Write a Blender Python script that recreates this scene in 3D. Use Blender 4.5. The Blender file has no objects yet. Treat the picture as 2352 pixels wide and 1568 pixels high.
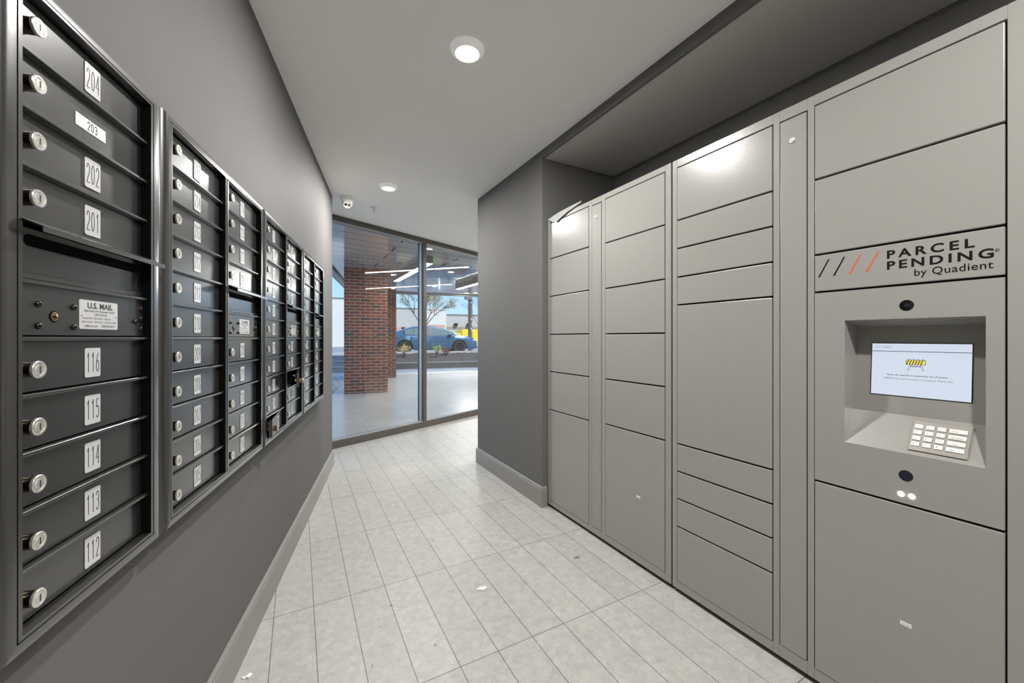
import bpy, bmesh, math, random
from mathutils import Vector, Matrix
random.seed(7)
PI = math.pi
SC = bpy.context.scene
COL = SC.collection

# ------------------------------------------------------------------ camera, world, sun, exposure
YAW = 0.496825
cam = bpy.data.cameras.new('camera')
cam.sensor_width = 36.0
cam.lens = 906.26 / 2352 * 36.0
cam.shift_y = -(784 - 776.25) / 2352
cam.clip_start = 0.02
cam.clip_end = 400
cam_o = bpy.data.objects.new('camera', cam)
COL.objects.link(cam_o)
cam_o.location = (0, 0, 1.25)
cam_o.rotation_euler = (PI / 2, 0, -YAW)
SC.camera = cam_o

SC.view_settings.view_transform = 'Standard'
SC.view_settings.look = 'None'
SC.view_settings.gamma = 1.0
SC.view_settings.exposure = 0.0

world = bpy.data.worlds.new('sky')
SC.world = world
world.use_nodes = True
wn = world.node_tree.nodes
wl = world.node_tree.links
wn.clear()
w_out = wn.new('ShaderNodeOutputWorld')
w_bg = wn.new('ShaderNodeBackground')
w_ramp = wn.new('ShaderNodeValToRGB')
w_sep = wn.new('ShaderNodeSeparateXYZ')
w_tc = wn.new('ShaderNodeTexCoord')
wl.new(w_tc.outputs['Generated'], w_sep.inputs[0])
wl.new(w_sep.outputs['Z'], w_ramp.inputs[0])
wl.new(w_ramp.outputs[0], w_bg.inputs['Color'])
wl.new(w_bg.outputs[0], w_out.inputs['Surface'])
w_ramp.color_ramp.elements[0].position = 0.0
w_ramp.color_ramp.elements[0].color = (0.50, 0.76, 1.0, 1)
w_ramp.color_ramp.elements[1].position = 0.5
w_ramp.color_ramp.elements[1].color = (0.20, 0.45, 0.95, 1)
w_bg.inputs['Strength'].default_value = 1.3

sun = bpy.data.lights.new('sun', 'SUN')
sun.energy = 4.2
sun.angle = 0.009
sun.color = (1.0, 0.95, 0.88)
sun_o = bpy.data.objects.new('sun', sun)
COL.objects.link(sun_o)
sun_o.rotation_euler = (math.radians(46), 0, math.radians(22))

LAMP_W = 40.0

# ------------------------------------------------------------------ materials
def lin(r, g, b):
    f = lambda c: (c / 255 / 12.92) if c / 255 <= 0.04045 else ((c / 255 + 0.055) / 1.055) ** 2.4
    return (f(r), f(g), f(b), 1)

def base_mat(name):
    m = bpy.data.materials.new(name)
    m.use_nodes = True
    nt = m.node_tree
    return m, nt, nt.nodes['Principled BSDF']

def mat(name, col, rough=0.5, metal=0.0, var=0.0, vscale=8.0, bump=0.0, bscale=300.0, spec=0.5, emit=0.0, coat=0.0):
    m, nt, b = base_mat(name)
    b.inputs['Base Color'].default_value = col
    b.inputs['Roughness'].default_value = rough
    b.inputs['Metallic'].default_value = metal
    b.inputs['Specular IOR Level'].default_value = spec
    b.inputs['Coat Weight'].default_value = coat
    if emit:
        b.inputs['Emission Color'].default_value = col
        b.inputs['Emission Strength'].default_value = emit
    tc = nt.nodes.new('ShaderNodeTexCoord')
    if var:
        n = nt.nodes.new('ShaderNodeTexNoise')
        n.inputs['Scale'].default_value = vscale
        n.inputs['Detail'].default_value = 5
        mx = nt.nodes.new('ShaderNodeMix')
        mx.data_type = 'RGBA'
        k0 = tuple(max(0, c * (1 - var)) for c in col[:3]) + (1,)
        k1 = tuple(min(1, c * (1 + var)) for c in col[:3]) + (1,)
        mx.inputs[6].default_value = k0
        mx.inputs[7].default_value = k1
        nt.links.new(tc.outputs['Object'], n.inputs['Vector'])
        nt.links.new(n.outputs['Fac'], mx.inputs[0])
        nt.links.new(mx.outputs[2], b.inputs['Base Color'])
    if bump:
        n2 = nt.nodes.new('ShaderNodeTexNoise')
        n2.inputs['Scale'].default_value = bscale
        n2.inputs['Detail'].default_value = 2
        bp = nt.nodes.new('ShaderNodeBump')
        bp.inputs['Strength'].default_value = bump
        bp.inputs['Distance'].default_value = 0.001
        nt.links.new(tc.outputs['Object'], n2.inputs['Vector'])
        nt.links.new(n2.outputs['Fac'], bp.inputs['Height'])
        nt.links.new(bp.outputs[0], b.inputs['Normal'])
    return m

M = {}
M['wall'] = mat('dark_grey_paint', lin(107, 106, 104), 0.72, var=0.04, vscale=5, bump=0.06, bscale=260, spec=0.25)
M['trim'] = mat('grey_trim_paint', lin(140, 137, 132), 0.35, var=0.03)
M['ceil'] = mat('white_ceiling_paint', lin(243, 242, 240), 0.9, var=0.01, vscale=3)
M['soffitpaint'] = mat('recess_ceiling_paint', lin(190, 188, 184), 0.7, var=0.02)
M['wall_white'] = mat('lobby_paint', lin(196, 193, 186), 0.8, var=0.03)
M['box'] = mat('black_powder_coat', lin(50, 49, 48), 0.34, metal=0.4, var=0.14, vscale=500, bump=0.05, bscale=700, spec=0.9, coat=1.0)
M['boxtrim'] = mat('black_trim_coat', lin(58, 57, 55), 0.32, metal=0.4, var=0.14, vscale=500, bump=0.07, bscale=650, spec=0.9, coat=1.0)
for k_ in ('box', 'boxtrim'):
    b_ = M[k_].node_tree.nodes['Principled BSDF']
    b_.inputs['Coat Roughness'].default_value = 0.17
    b_.inputs['Coat IOR'].default_value = 1.65
M['barrel'] = mat('dark_bronze_lock_barrel', lin(128, 112, 92), 0.25, metal=1.0, var=0.1, vscale=200)
M['gap'] = mat('black_recess', lin(7, 7, 8), 0.8, var=0.1, spec=0.1)
M['plate'] = mat('engraved_plate_silver', lin(222, 222, 221), 0.28, metal=0.3, var=0.02, vscale=60)
M['ink'] = mat('engraved_dark_ink', lin(58, 57, 57), 0.6, var=0.05)
M['black'] = mat('printed_black', lin(10, 10, 10), 0.6, var=0.05, spec=0.2)
M['orange'] = mat('printed_orange', lin(206, 92, 48), 0.5, var=0.03)
M['chrome'] = mat('polished_chrome', lin(236, 233, 226), 0.28, metal=0.8, var=0.02, vscale=90)
M['brass'] = mat('aged_brass', lin(172, 146, 104), 0.28, metal=1.0, var=0.08, vscale=120)
M['rivet'] = mat('dark_rivet', lin(70, 68, 67), 0.22, metal=1.0, var=0.03)
M['locker'] = mat('locker_powder_coat', lin(149, 147, 142), 0.25, var=0.03, vscale=500, bump=0.16, bscale=380)
M['lockergap'] = mat('locker_shadow_gap', lin(28, 28, 28), 0.8, var=0.1)
M['frame'] = mat('bronze_window_frame', lin(82, 78, 74), 0.36, var=0.05, vscale=40)
M['silver'] = mat('silver_gasket', lin(190, 194, 200), 0.35, var=0.04, metal=0.4)
M['lampwhite'] = mat('lamp_white_plastic', lin(238, 237, 234), 0.45, var=0.02)
M['lamprim'] = mat('glowing_lamp_rim', lin(238, 237, 234), 0.5, emit=0.22)  # faint glow added so the plastic ring looks whiter
M['lens'] = mat('lamp_lens', (1, 0.96, 0.9, 1), 0.4, emit=7.0)
M['strip'] = mat('strip_light_diffuser', (1, 0.93, 0.82, 1), 0.4, emit=40.0)
M['boxlight'] = mat('canopy_light_diffuser', (1, 0.93, 0.84, 1), 0.4, emit=45.0)
M['led'] = mat('scanner_led', (1, 0.99, 0.97, 1), 0.4, emit=40.0)
M['camblack'] = mat('black_lens', lin(10, 10, 12), 0.12, var=0.05, coat=0.4)
M['scanlens'] = mat('scanner_lens', lin(34, 37, 46), 0.12, var=0.05)
M['key'] = mat('key_white', lin(232, 230, 222), 0.3, var=0.02)
M['keypad'] = mat('brushed_keypad_steel', lin(158, 153, 146), 0.35, metal=0.5, var=0.04, vscale=200)
M['paper'] = mat('torn_white_paper', lin(232, 231, 228), 0.8, var=0.03)
M['film'] = mat('clear_protective_film', lin(186, 188, 184), 0.15, var=0.05, vscale=30)
M['debris'] = mat('grey_debris', lin(118, 116, 112), 0.9, var=0.3, vscale=80)
# outside
M['concrete'] = mat('pale_concrete', lin(168, 166, 162), 0.85, var=0.12, vscale=4, bump=0.3, bscale=40)
M['darkconc'] = mat('grey_kerb_concrete', lin(96, 94, 91), 0.9, var=0.3, vscale=6, bump=0.4, bscale=50)
M['stone'] = mat('grey_step_stone', lin(140, 146, 152), 0.85, var=0.1, vscale=5)
M['asphalt'] = mat('pale_asphalt', lin(150, 150, 150), 0.9, var=0.1, vscale=2)
M['mulch'] = mat('dark_mulch', lin(78, 70, 64), 0.95, bump=1.0, bscale=30)
def speckle(m, scale, stops):
    nt = m.node_tree
    b = nt.nodes['Principled BSDF']
    tc = nt.nodes.new('ShaderNodeTexCoord')
    n = nt.nodes.new('ShaderNodeTexNoise')
    n.inputs['Scale'].default_value = scale
    n.inputs['Detail'].default_value = 6
    n.inputs['Roughness'].default_value = 0.75
    rp = nt.nodes.new('ShaderNodeValToRGB')
    e = rp.color_ramp.elements
    e[0].position, e[0].color = stops[0]
    e[1].position, e[1].color = stops[-1]
    for p, c in stops[1:-1]:
        x = e.new(p)
        x.color = c
    nt.links.new(tc.outputs['Object'], n.inputs['Vector'])
    nt.links.new(n.outputs['Fac'], rp.inputs[0])
    nt.links.new(rp.outputs[0], b.inputs['Base Color'])
speckle(M['mulch'], 26, [(0.40, lin(30, 27, 26)), (0.50, lin(66, 60, 56)), (0.58, lin(104, 94, 84)), (0.68, lin(188, 170, 148))])
M['bwhite'] = mat('white_rendered_wall', lin(216, 213, 207), 0.85, var=0.03)
M['bgrey'] = mat('pale_block_wall', lin(188, 185, 178), 0.9, var=0.14, vscale=3)
M['bcap'] = mat('grey_roof_edge', lin(128, 126, 124), 0.8, var=0.05)
M['bstripe'] = mat('brown_wall_band', lin(160, 140, 126), 0.8, var=0.06)
M['bred'] = mat('faded_red_band', lin(206, 164, 150), 0.8, var=0.05)
M['yellow'] = mat('yellow_truck_paint', lin(246, 214, 40), 0.4, var=0.05)
M['carblue'] = mat('blue_car_paint', lin(58, 98, 128), 0.25, metal=0.35, var=0.03, coat=0.6)
M['carglass'] = mat('car_window_glass', lin(104, 122, 122), 0.06, var=0.1, vscale=2)
M['carblack'] = mat('car_black_trim', lin(22, 23, 26), 0.35, var=0.1)
M['tyre'] = mat('black_tyre_rubber', lin(38, 37, 37), 0.8, var=0.1)
M['rim'] = mat('dark_alloy_rim', lin(70, 70, 72), 0.3, metal=0.8, var=0.1)
M['lampglass'] = mat('car_headlamp', lin(222, 226, 230), 0.1, var=0.05)
M['wood'] = mat('weathered_pole_wood', lin(112, 102, 92), 0.9, var=0.25, vscale=5)
M['bark'] = mat('grey_tree_bark', lin(84, 76, 68), 0.9, var=0.3, vscale=12)
M['blossom'] = mat('pale_blossom', lin(206, 196, 166), 0.8, var=0.25, vscale=3)
M['twigyellow'] = mat('straw_coloured_leaves', lin(206, 186, 128), 0.85, var=0.25, vscale=6)
M['leafgreen'] = mat('lime_green_leaves', lin(176, 192, 96), 0.8, var=0.2, vscale=6)
M['leafbrown'] = mat('rusty_brown_leaves', lin(122, 84, 62), 0.85, var=0.3, vscale=6)
M['canopyedge'] = mat('grey_canopy_fascia', lin(142, 146, 150), 0.4, var=0.05)
M['canopybox'] = mat('bronze_light_box', lin(128, 122, 114), 0.4, var=0.05)

def screen_mat():
    m, nt, b = base_mat('lit_screen_white')
    b.inputs['Base Color'].default_value = (0.02, 0.02, 0.02, 1)
    b.inputs['Emission Color'].default_value = lin(210, 219, 235)
    b.inputs['Emission Strength'].default_value = 1.0
    b.inputs['Roughness'].default_value = 0.3
    return m
M['screen'] = screen_mat()
def flat_emit(name, col):
    m, nt, b = base_mat(name)
    b.inputs['Base Color'].default_value = (0.02, 0.02, 0.02, 1)
    b.inputs['Emission Color'].default_value = col
    b.inputs['Emission Strength'].default_value = 1.0
    return m
M['scrgrey'] = flat_emit('screen_dark_text', lin(62, 66, 76))
M['scryellow'] = flat_emit('screen_yellow', lin(238, 224, 70))
M['scrwhite'] = flat_emit('screen_pale_line', lin(236, 240, 246))

def glass_mat():
    m = bpy.data.materials.new('window_glass')
    m.use_nodes = True
    nt = m.node_tree
    nt.nodes.clear()
    out = nt.nodes.new('ShaderNodeOutputMaterial')
    tr = nt.nodes.new('ShaderNodeBsdfTransparent')
    tr.inputs[0].default_value = (0.97, 0.985, 0.98, 1)
    gl = nt.nodes.new('ShaderNodeBsdfGlossy')
    gl.inputs['Roughness'].default_value = 0.0
    fr = nt.nodes.new('ShaderNodeFresnel')
    ge = nt.nodes.new('ShaderNodeNewGeometry')      # same reflectance from both sides of the sheet
    io = nt.nodes.new('ShaderNodeMapRange')
    io.inputs['To Min'].default_value = 1.5
    io.inputs['To Max'].default_value = 1 / 1.5
    nt.links.new(ge.outputs['Backfacing'], io.inputs['Value'])
    nt.links.new(io.outputs[0], fr.inputs['IOR'])
    mx = nt.nodes.new('ShaderNodeMixShader')
    nt.links.new(fr.outputs[0], mx.inputs[0])
    nt.links.new(tr.outputs[0], mx.inputs[1])
    nt.links.new(gl.outputs[0], mx.inputs[2])
    nt.links.new(mx.outputs[0], out.inputs[0])
    return m
M['glass'] = glass_mat()

def tile_mat(name, ox, oy, bw, bh, mortar, c0, c1, cm, chips=True, rough=0.45):
    m, nt, b = base_mat(name)
    N, L = nt.nodes, nt.links
    tc = N.new('ShaderNodeTexCoord')
    mp = N.new('ShaderNodeMapping')
    mp.inputs['Location'].default_value = (-ox, -oy, 0)
    L.new(tc.outputs['Object'], mp.inputs['Vector'])
    br = N.new('ShaderNodeTexBrick')
    br.offset = 0.0
    br.squash = 1.0
    br.inputs['Scale'].default_value = 1.0
    br.inputs['Brick Width'].default_value = bw
    br.inputs['Row Height'].default_value = bh
    br.inputs['Mortar Size'].default_value = mortar
    br.inputs['Mortar Smooth'].default_value = 0.1
    br.inputs['Bias'].default_value = 0.0
    br.inputs['Color1'].default_value = c0
    br.inputs['Color2'].default_value = c1
    br.inputs['Mortar'].default_value = cm
    L.new(mp.outputs[0], br.inputs['Vector'])
    colr = br.outputs['Color']
    if chips:
        nz = N.new('ShaderNodeTexNoise')
        nz.inputs['Scale'].default_value = 9
        nz.inputs['Detail'].default_value = 6
        L.new(tc.outputs['Object'], nz.inputs['Vector'])
        mxv = N.new('ShaderNodeMix')
        mxv.data_type = 'VECTOR'
        mxv.inputs[0].default_value = 0.07
        L.new(tc.outputs['Object'], mxv.inputs[4])
        L.new(nz.outputs['Color'], mxv.inputs[5])
        vo = N.new('ShaderNodeTexVoronoi')
        vo.feature = 'F1'
        vo.inputs['Scale'].default_value = 34
        L.new(mxv.outputs[1], vo.inputs['Vector'])
        ve = N.new('ShaderNodeTexVoronoi')
        ve.feature = 'DISTANCE_TO_EDGE'
        ve.inputs['Scale'].default_value = 34
        L.new(mxv.outputs[1], ve.inputs['Vector'])
        # chip tone from the cell colour
        sp = N.new('ShaderNodeSeparateColor')
        L.new(vo.outputs['Color'], sp.inputs[0])
        r1 = N.new('ShaderNodeValToRGB')
        r1.color_ramp.elements[0].position = 0.0
        r1.color_ramp.elements[0].color = (0.925, 0.922, 0.916, 1)
        r1.color_ramp.elements[1].position = 1.0
        r1.color_ramp.elements[1].color = (1.04, 1.04, 1.035, 1)
        L.new(sp.outputs[0], r1.inputs[0])
        r2 = N.new('ShaderNodeValToRGB')
        r2.color_ramp.elements[0].position = 0.0
        r2.color_ramp.elements[0].color = (0.91, 0.905, 0.895, 1)
        r2.color_ramp.elements[1].position = 0.06
        r2.color_ramp.elements[1].color = (1, 1, 1, 1)
        L.new(ve.outputs['Distance'], r2.inputs[0])
        n3 = N.new('ShaderNodeTexNoise')
        n3.inputs['Scale'].default_value = 24
        n3.inputs['Detail'].default_value = 12
        n3.inputs['Roughness'].default_value = 0.78
        L.new(tc.outputs['Object'], n3.inputs['Vector'])
        r3 = N.new('ShaderNodeValToRGB')
        r3.color_ramp.elements[0].position = 0.32
        r3.color_ramp.elements[0].color = (0.84, 0.835, 0.825, 1)
        r3.color_ramp.elements[1].position = 0.54
        r3.color_ramp.elements[1].color = (1.03, 1.03, 1.025, 1)
        L.new(n3.outputs['Fac'], r3.inputs[0])
        for r in (r1, r2, r3):
            mm = N.new('ShaderNodeMix')
            mm.data_type = 'RGBA'
            mm.blend_type = 'MULTIPLY'
            mm.inputs[0].default_value = 1.0
            L.new(colr, mm.inputs[6])
            L.new(r.outputs[0], mm.inputs[7])
            colr = mm.outputs[2]
        # sparse dark specks of dirt
        v2 = N.new('ShaderNodeTexVoronoi')
        v2.inputs['Scale'].default_value = 5.5
        L.new(mxv.outputs[1], v2.inputs['Vector'])
        r4 = N.new('ShaderNodeValToRGB')
        r4.color_ramp.elements[0].position = 0.02
        r4.color_ramp.elements[0].color = (0.45, 0.44, 0.42, 1)
        r4.color_ramp.elements[1].position = 0.05
        r4.color_ramp.elements[1].color = (1, 1, 1, 1)
        L.new(v2.outputs['Distance'], r4.inputs[0])
        mm = N.new('ShaderNodeMix')
        mm.data_type = 'RGBA'
        mm.blend_type = 'MULTIPLY'
        mm.inputs[0].default_value = 0.8
        L.new(colr, mm.inputs[6])
        L.new(r4.outputs[0], mm.inputs[7])
        colr = mm.outputs[2]
    else:
        nz = N.new('ShaderNodeTexNoise')
        nz.inputs['Scale'].default_value = 3
        nz.inputs['Detail'].default_value = 8
        L.new(tc.outputs['Object'], nz.inputs['Vector'])
        r3 = N.new('ShaderNodeValToRGB')
        r3.color_ramp.elements[0].position = 0.3
        r3.color_ramp.elements[0].color = (0.86, 0.855, 0.85, 1)
        r3.color_ramp.elements[1].position = 0.7
        r3.color_ramp.elements[1].color = (1.04, 1.04, 1.04, 1)
        L.new(nz.outputs['Fac'], r3.inputs[0])
        mm = N.new('ShaderNodeMix')
        mm.data_type = 'RGBA'
        mm.blend_type = 'MULTIPLY'
        mm.inputs[0].default_value = 1.0
        L.new(colr, mm.inputs[6])
        L.new(r3.outputs[0], mm.inputs[7])
        colr = mm.outputs[2]
    L.new(colr, b.inputs['Base Color'])
    b.inputs['Roughness'].default_value = rough
    bp = N.new('ShaderNodeBump')
    bp.inputs['Strength'].default_value = 0.5
    bp.inputs['Distance'].default_value = 0.002
    bp.invert = True
    L.new(br.outputs['Fac'], bp.inputs['Height'])
    L.new(bp.outputs[0], b.inputs['Normal'])
    return m

M['floor'] = tile_mat('limestone_plank_tile', 0.38380 - 10 * 0.15979, 4.00380 - 10 * 0.64784, 0.15979, 0.64784, 0.0017,
                      lin(174, 173, 169), lin(168, 167, 163), lin(112, 108, 101))
M['porch'] = tile_mat('porch_stone_tile', 0.88 - 6.6, 5.0, 0.66, 1.32, 0.003,
                      lin(186, 183, 177), lin(178, 175, 168), lin(214, 211, 204), chips=False, rough=0.3)
M['cobble'] = tile_mat('grey_paver_blocks', 0, 0, 0.21, 0.105, 0.008,
                       lin(204, 200, 194), lin(186, 183, 178), lin(136, 134, 130), chips=False, rough=0.85)

def brick_mat():
    m, nt, b = base_mat('red_brick')
    N, L = nt.nodes, nt.links
    uv = N.new('ShaderNodeUVMap')
    br = N.new('ShaderNodeTexBrick')
    br.offset = 0.5
    br.squash = 1.0
    br.inputs['Scale'].default_value = 1.0
    br.inputs['Brick Width'].default_value = 0.229
    br.inputs['Row Height'].default_value = 0.0715
    br.inputs['Mortar Size'].default_value = 0.0055
    br.inputs['Mortar Smooth'].default_value = 0.15
    br.inputs['Bias'].default_value = 0.0
    br.inputs['Color1'].default_value = (0, 0, 0, 1)
    br.inputs['Color2'].default_value = (1, 1, 1, 1)
    br.inputs['Mortar'].default_value = (0.5, 0.5, 0.5, 1)
    L.new(uv.outputs[0], br.inputs['Vector'])
    rp = N.new('ShaderNodeValToRGB')
    e = rp.color_ramp.elements
    e[0].position = 0.0
    e[0].color = lin(88, 74, 70)
    e[1].position = 1.0
    e[1].color = lin(142, 88, 66)
    for p, c in ((0.05, lin(88, 74, 70)), (0.10, lin(104, 72, 66)), (0.4, lin(118, 74, 66)), (0.7, lin(130, 80, 68))):
        x = e.new(p)
        x.color = c
    L.new(br.outputs['Color'], rp.inputs[0])
    mx = N.new('ShaderNodeMix')
    mx.data_type = 'RGBA'
    L.new(br.outputs['Fac'], mx.inputs[0])
    L.new(rp.outputs[0], mx.inputs[6])
    mx.inputs[7].default_value = lin(192, 172, 156)
    nz = N.new('ShaderNodeTexNoise')
    nz.inputs['Scale'].default_value = 40
    nz.inputs['Detail'].default_value = 4
    r3 = N.new('ShaderNodeValToRGB')
    r3.color_ramp.elements[0].position = 0.3
    r3.color_ramp.elements[0].color = (0.85, 0.85, 0.85, 1)
    r3.color_ramp.elements[1].position = 0.7
    r3.color_ramp.elements[1].color = (1.1, 1.1, 1.1, 1)
    L.new(nz.outputs['Fac'], r3.inputs[0])
    mm = N.new('ShaderNodeMix')
    mm.data_type = 'RGBA'
    mm.blend_type = 'MULTIPLY'
    mm.inputs[0].default_value = 1.0
    L.new(mx.outputs[2], mm.inputs[6])
    L.new(r3.outputs[0], mm.inputs[7])
    L.new(mm.outputs[2], b.inputs['Base Color'])
    bp = N.new('ShaderNodeBump')
    bp.inputs['Strength'].default_value = 0.6
    bp.inputs['Distance'].default_value = 0.006
    bp.invert = True
    L.new(br.outputs['Fac'], bp.inputs['Height'])
    L.new(bp.outputs[0], b.inputs['Normal'])
    b.inputs['Roughness'].default_value = 0.8
    return m
M['brick'] = brick_mat()

def soffit_mat():
    m, nt, b = base_mat('glossy_metal_soffit_planks')
    N, L = nt.nodes, nt.links
    tc = N.new('ShaderNodeTexCoord')
    mp = N.new('ShaderNodeMapping')
    mp.inputs['Rotation'].default_value = (0, 0, math.radians(-13))
    L.new(tc.outputs['Object'], mp.inputs['Vector'])
    br = N.new('ShaderNodeTexBrick')
    br.offset = 0.0
    br.inputs['Scale'].default_value = 1.0
    br.inputs['Brick Width'].default_value = 40
    br.inputs['Row Height'].default_value = 0.36
    br.inputs['Mortar Size'].default_value = 0.012
    br.inputs['Color1'].default_value = lin(212, 214, 216)
    br.inputs['Color2'].default_value = lin(202, 204, 208)
    br.inputs['Mortar'].default_value = lin(96, 98, 104)
    L.new(mp.outputs[0], br.inputs['Vector'])
    L.new(br.outputs['Color'], b.inputs['Base Color'])
    b.inputs['Metallic'].default_value = 0.55
    b.inputs['Roughness'].default_value = 0.08
    nz = N.new('ShaderNodeTexNoise')
    nz.inputs['Scale'].default_value = 1.6
    bp = N.new('ShaderNodeBump')
    bp.inputs['Strength'].default_value = 0.25
    bp.inputs['Distance'].default_value = 0.02
    L.new(tc.outputs['Object'], nz.inputs['Vector'])
    L.new(nz.outputs['Fac'], bp.inputs['Height'])
    L.new(bp.outputs[0], b.inputs['Normal'])
    return m
M['soffit'] = soffit_mat()

# ------------------------------------------------------------------ mesh builder
_txt = {}
def text_mesh(body, size, bold=0.0, space=1.0, align='LEFT'):
    """triangulated outline letters in the XY plane: (verts, faces)"""
    key = (body, size, bold, space, align)
    if key not in _txt:
        cu = bpy.data.curves.new('lettering', 'FONT')
        cu.body = body
        cu.size = size
        cu.offset = bold
        cu.space_character = space
        cu.align_x = align
        cu.resolution_u = 3
        o = bpy.data.objects.new('lettering', cu)
        me = o.to_mesh()
        v = [tuple(p.co) for p in me.vertices]
        f = [tuple(p.vertices) for p in me.polygons]
        o.to_mesh_clear()
        bpy.data.objects.remove(o)
        bpy.data.curves.remove(cu)
        _txt[key] = (v, f)
    return _txt[key]

DIGITS = {
    '0': [[(.5, 1), (.28, .93), (.15, .72), (.12, .5), (.15, .28), (.28, .07), (.5, 0), (.72, .07), (.85, .28), (.88, .5), (.85, .72), (.72, .93), (.5, 1)]],
    '1': [[(.3, .8), (.55, 1), (.55, 0)]],
    '2': [[(.14, .76), (.22, .93), (.48, 1), (.76, .92), (.86, .72), (.76, .5), (.4, .24), (.14, 0), (.88, 0)]],
    '3': [[(.14, .82), (.3, .97), (.55, 1), (.8, .88), (.82, .68), (.66, .54), (.42, .53)], [(.66, .54), (.86, .4), (.86, .18), (.68, .03), (.4, 0), (.12, .14)]],
    '4': [[(.7, 0), (.7, 1), (.1, .32), (.92, .32)]],
    '5': [[(.8, 1), (.24, 1), (.2, .56), (.48, .64), (.78, .54), (.88, .32), (.74, .07), (.42, 0), (.12, .12)]],
    '6': [[(.74, .96), (.46, .84), (.2, .5), (.13, .28), (.26, .06), (.5, 0), (.76, .06), (.88, .3), (.74, .52), (.5, .58), (.24, .5), (.15, .34)]],
    '7': [[(.12, 1), (.88, 1), (.4, 0)]],
    '8': [[(.5, .54), (.24, .66), (.2, .84), (.36, .98), (.5, 1), (.64, .98), (.8, .84), (.76, .66), (.5, .54), (.18, .38), (.14, .18), (.3, .03), (.5, 0), (.7, .03), (.86, .18), (.82, .38), (.5, .54)]],
    '9': [[(.26, .04), (.54, .16), (.8, .5), (.87, .72), (.74, .94), (.5, 1), (.24, .94), (.12, .7), (.26, .48), (.5, .42), (.76, .5), (.85, .66)]],
}

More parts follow.
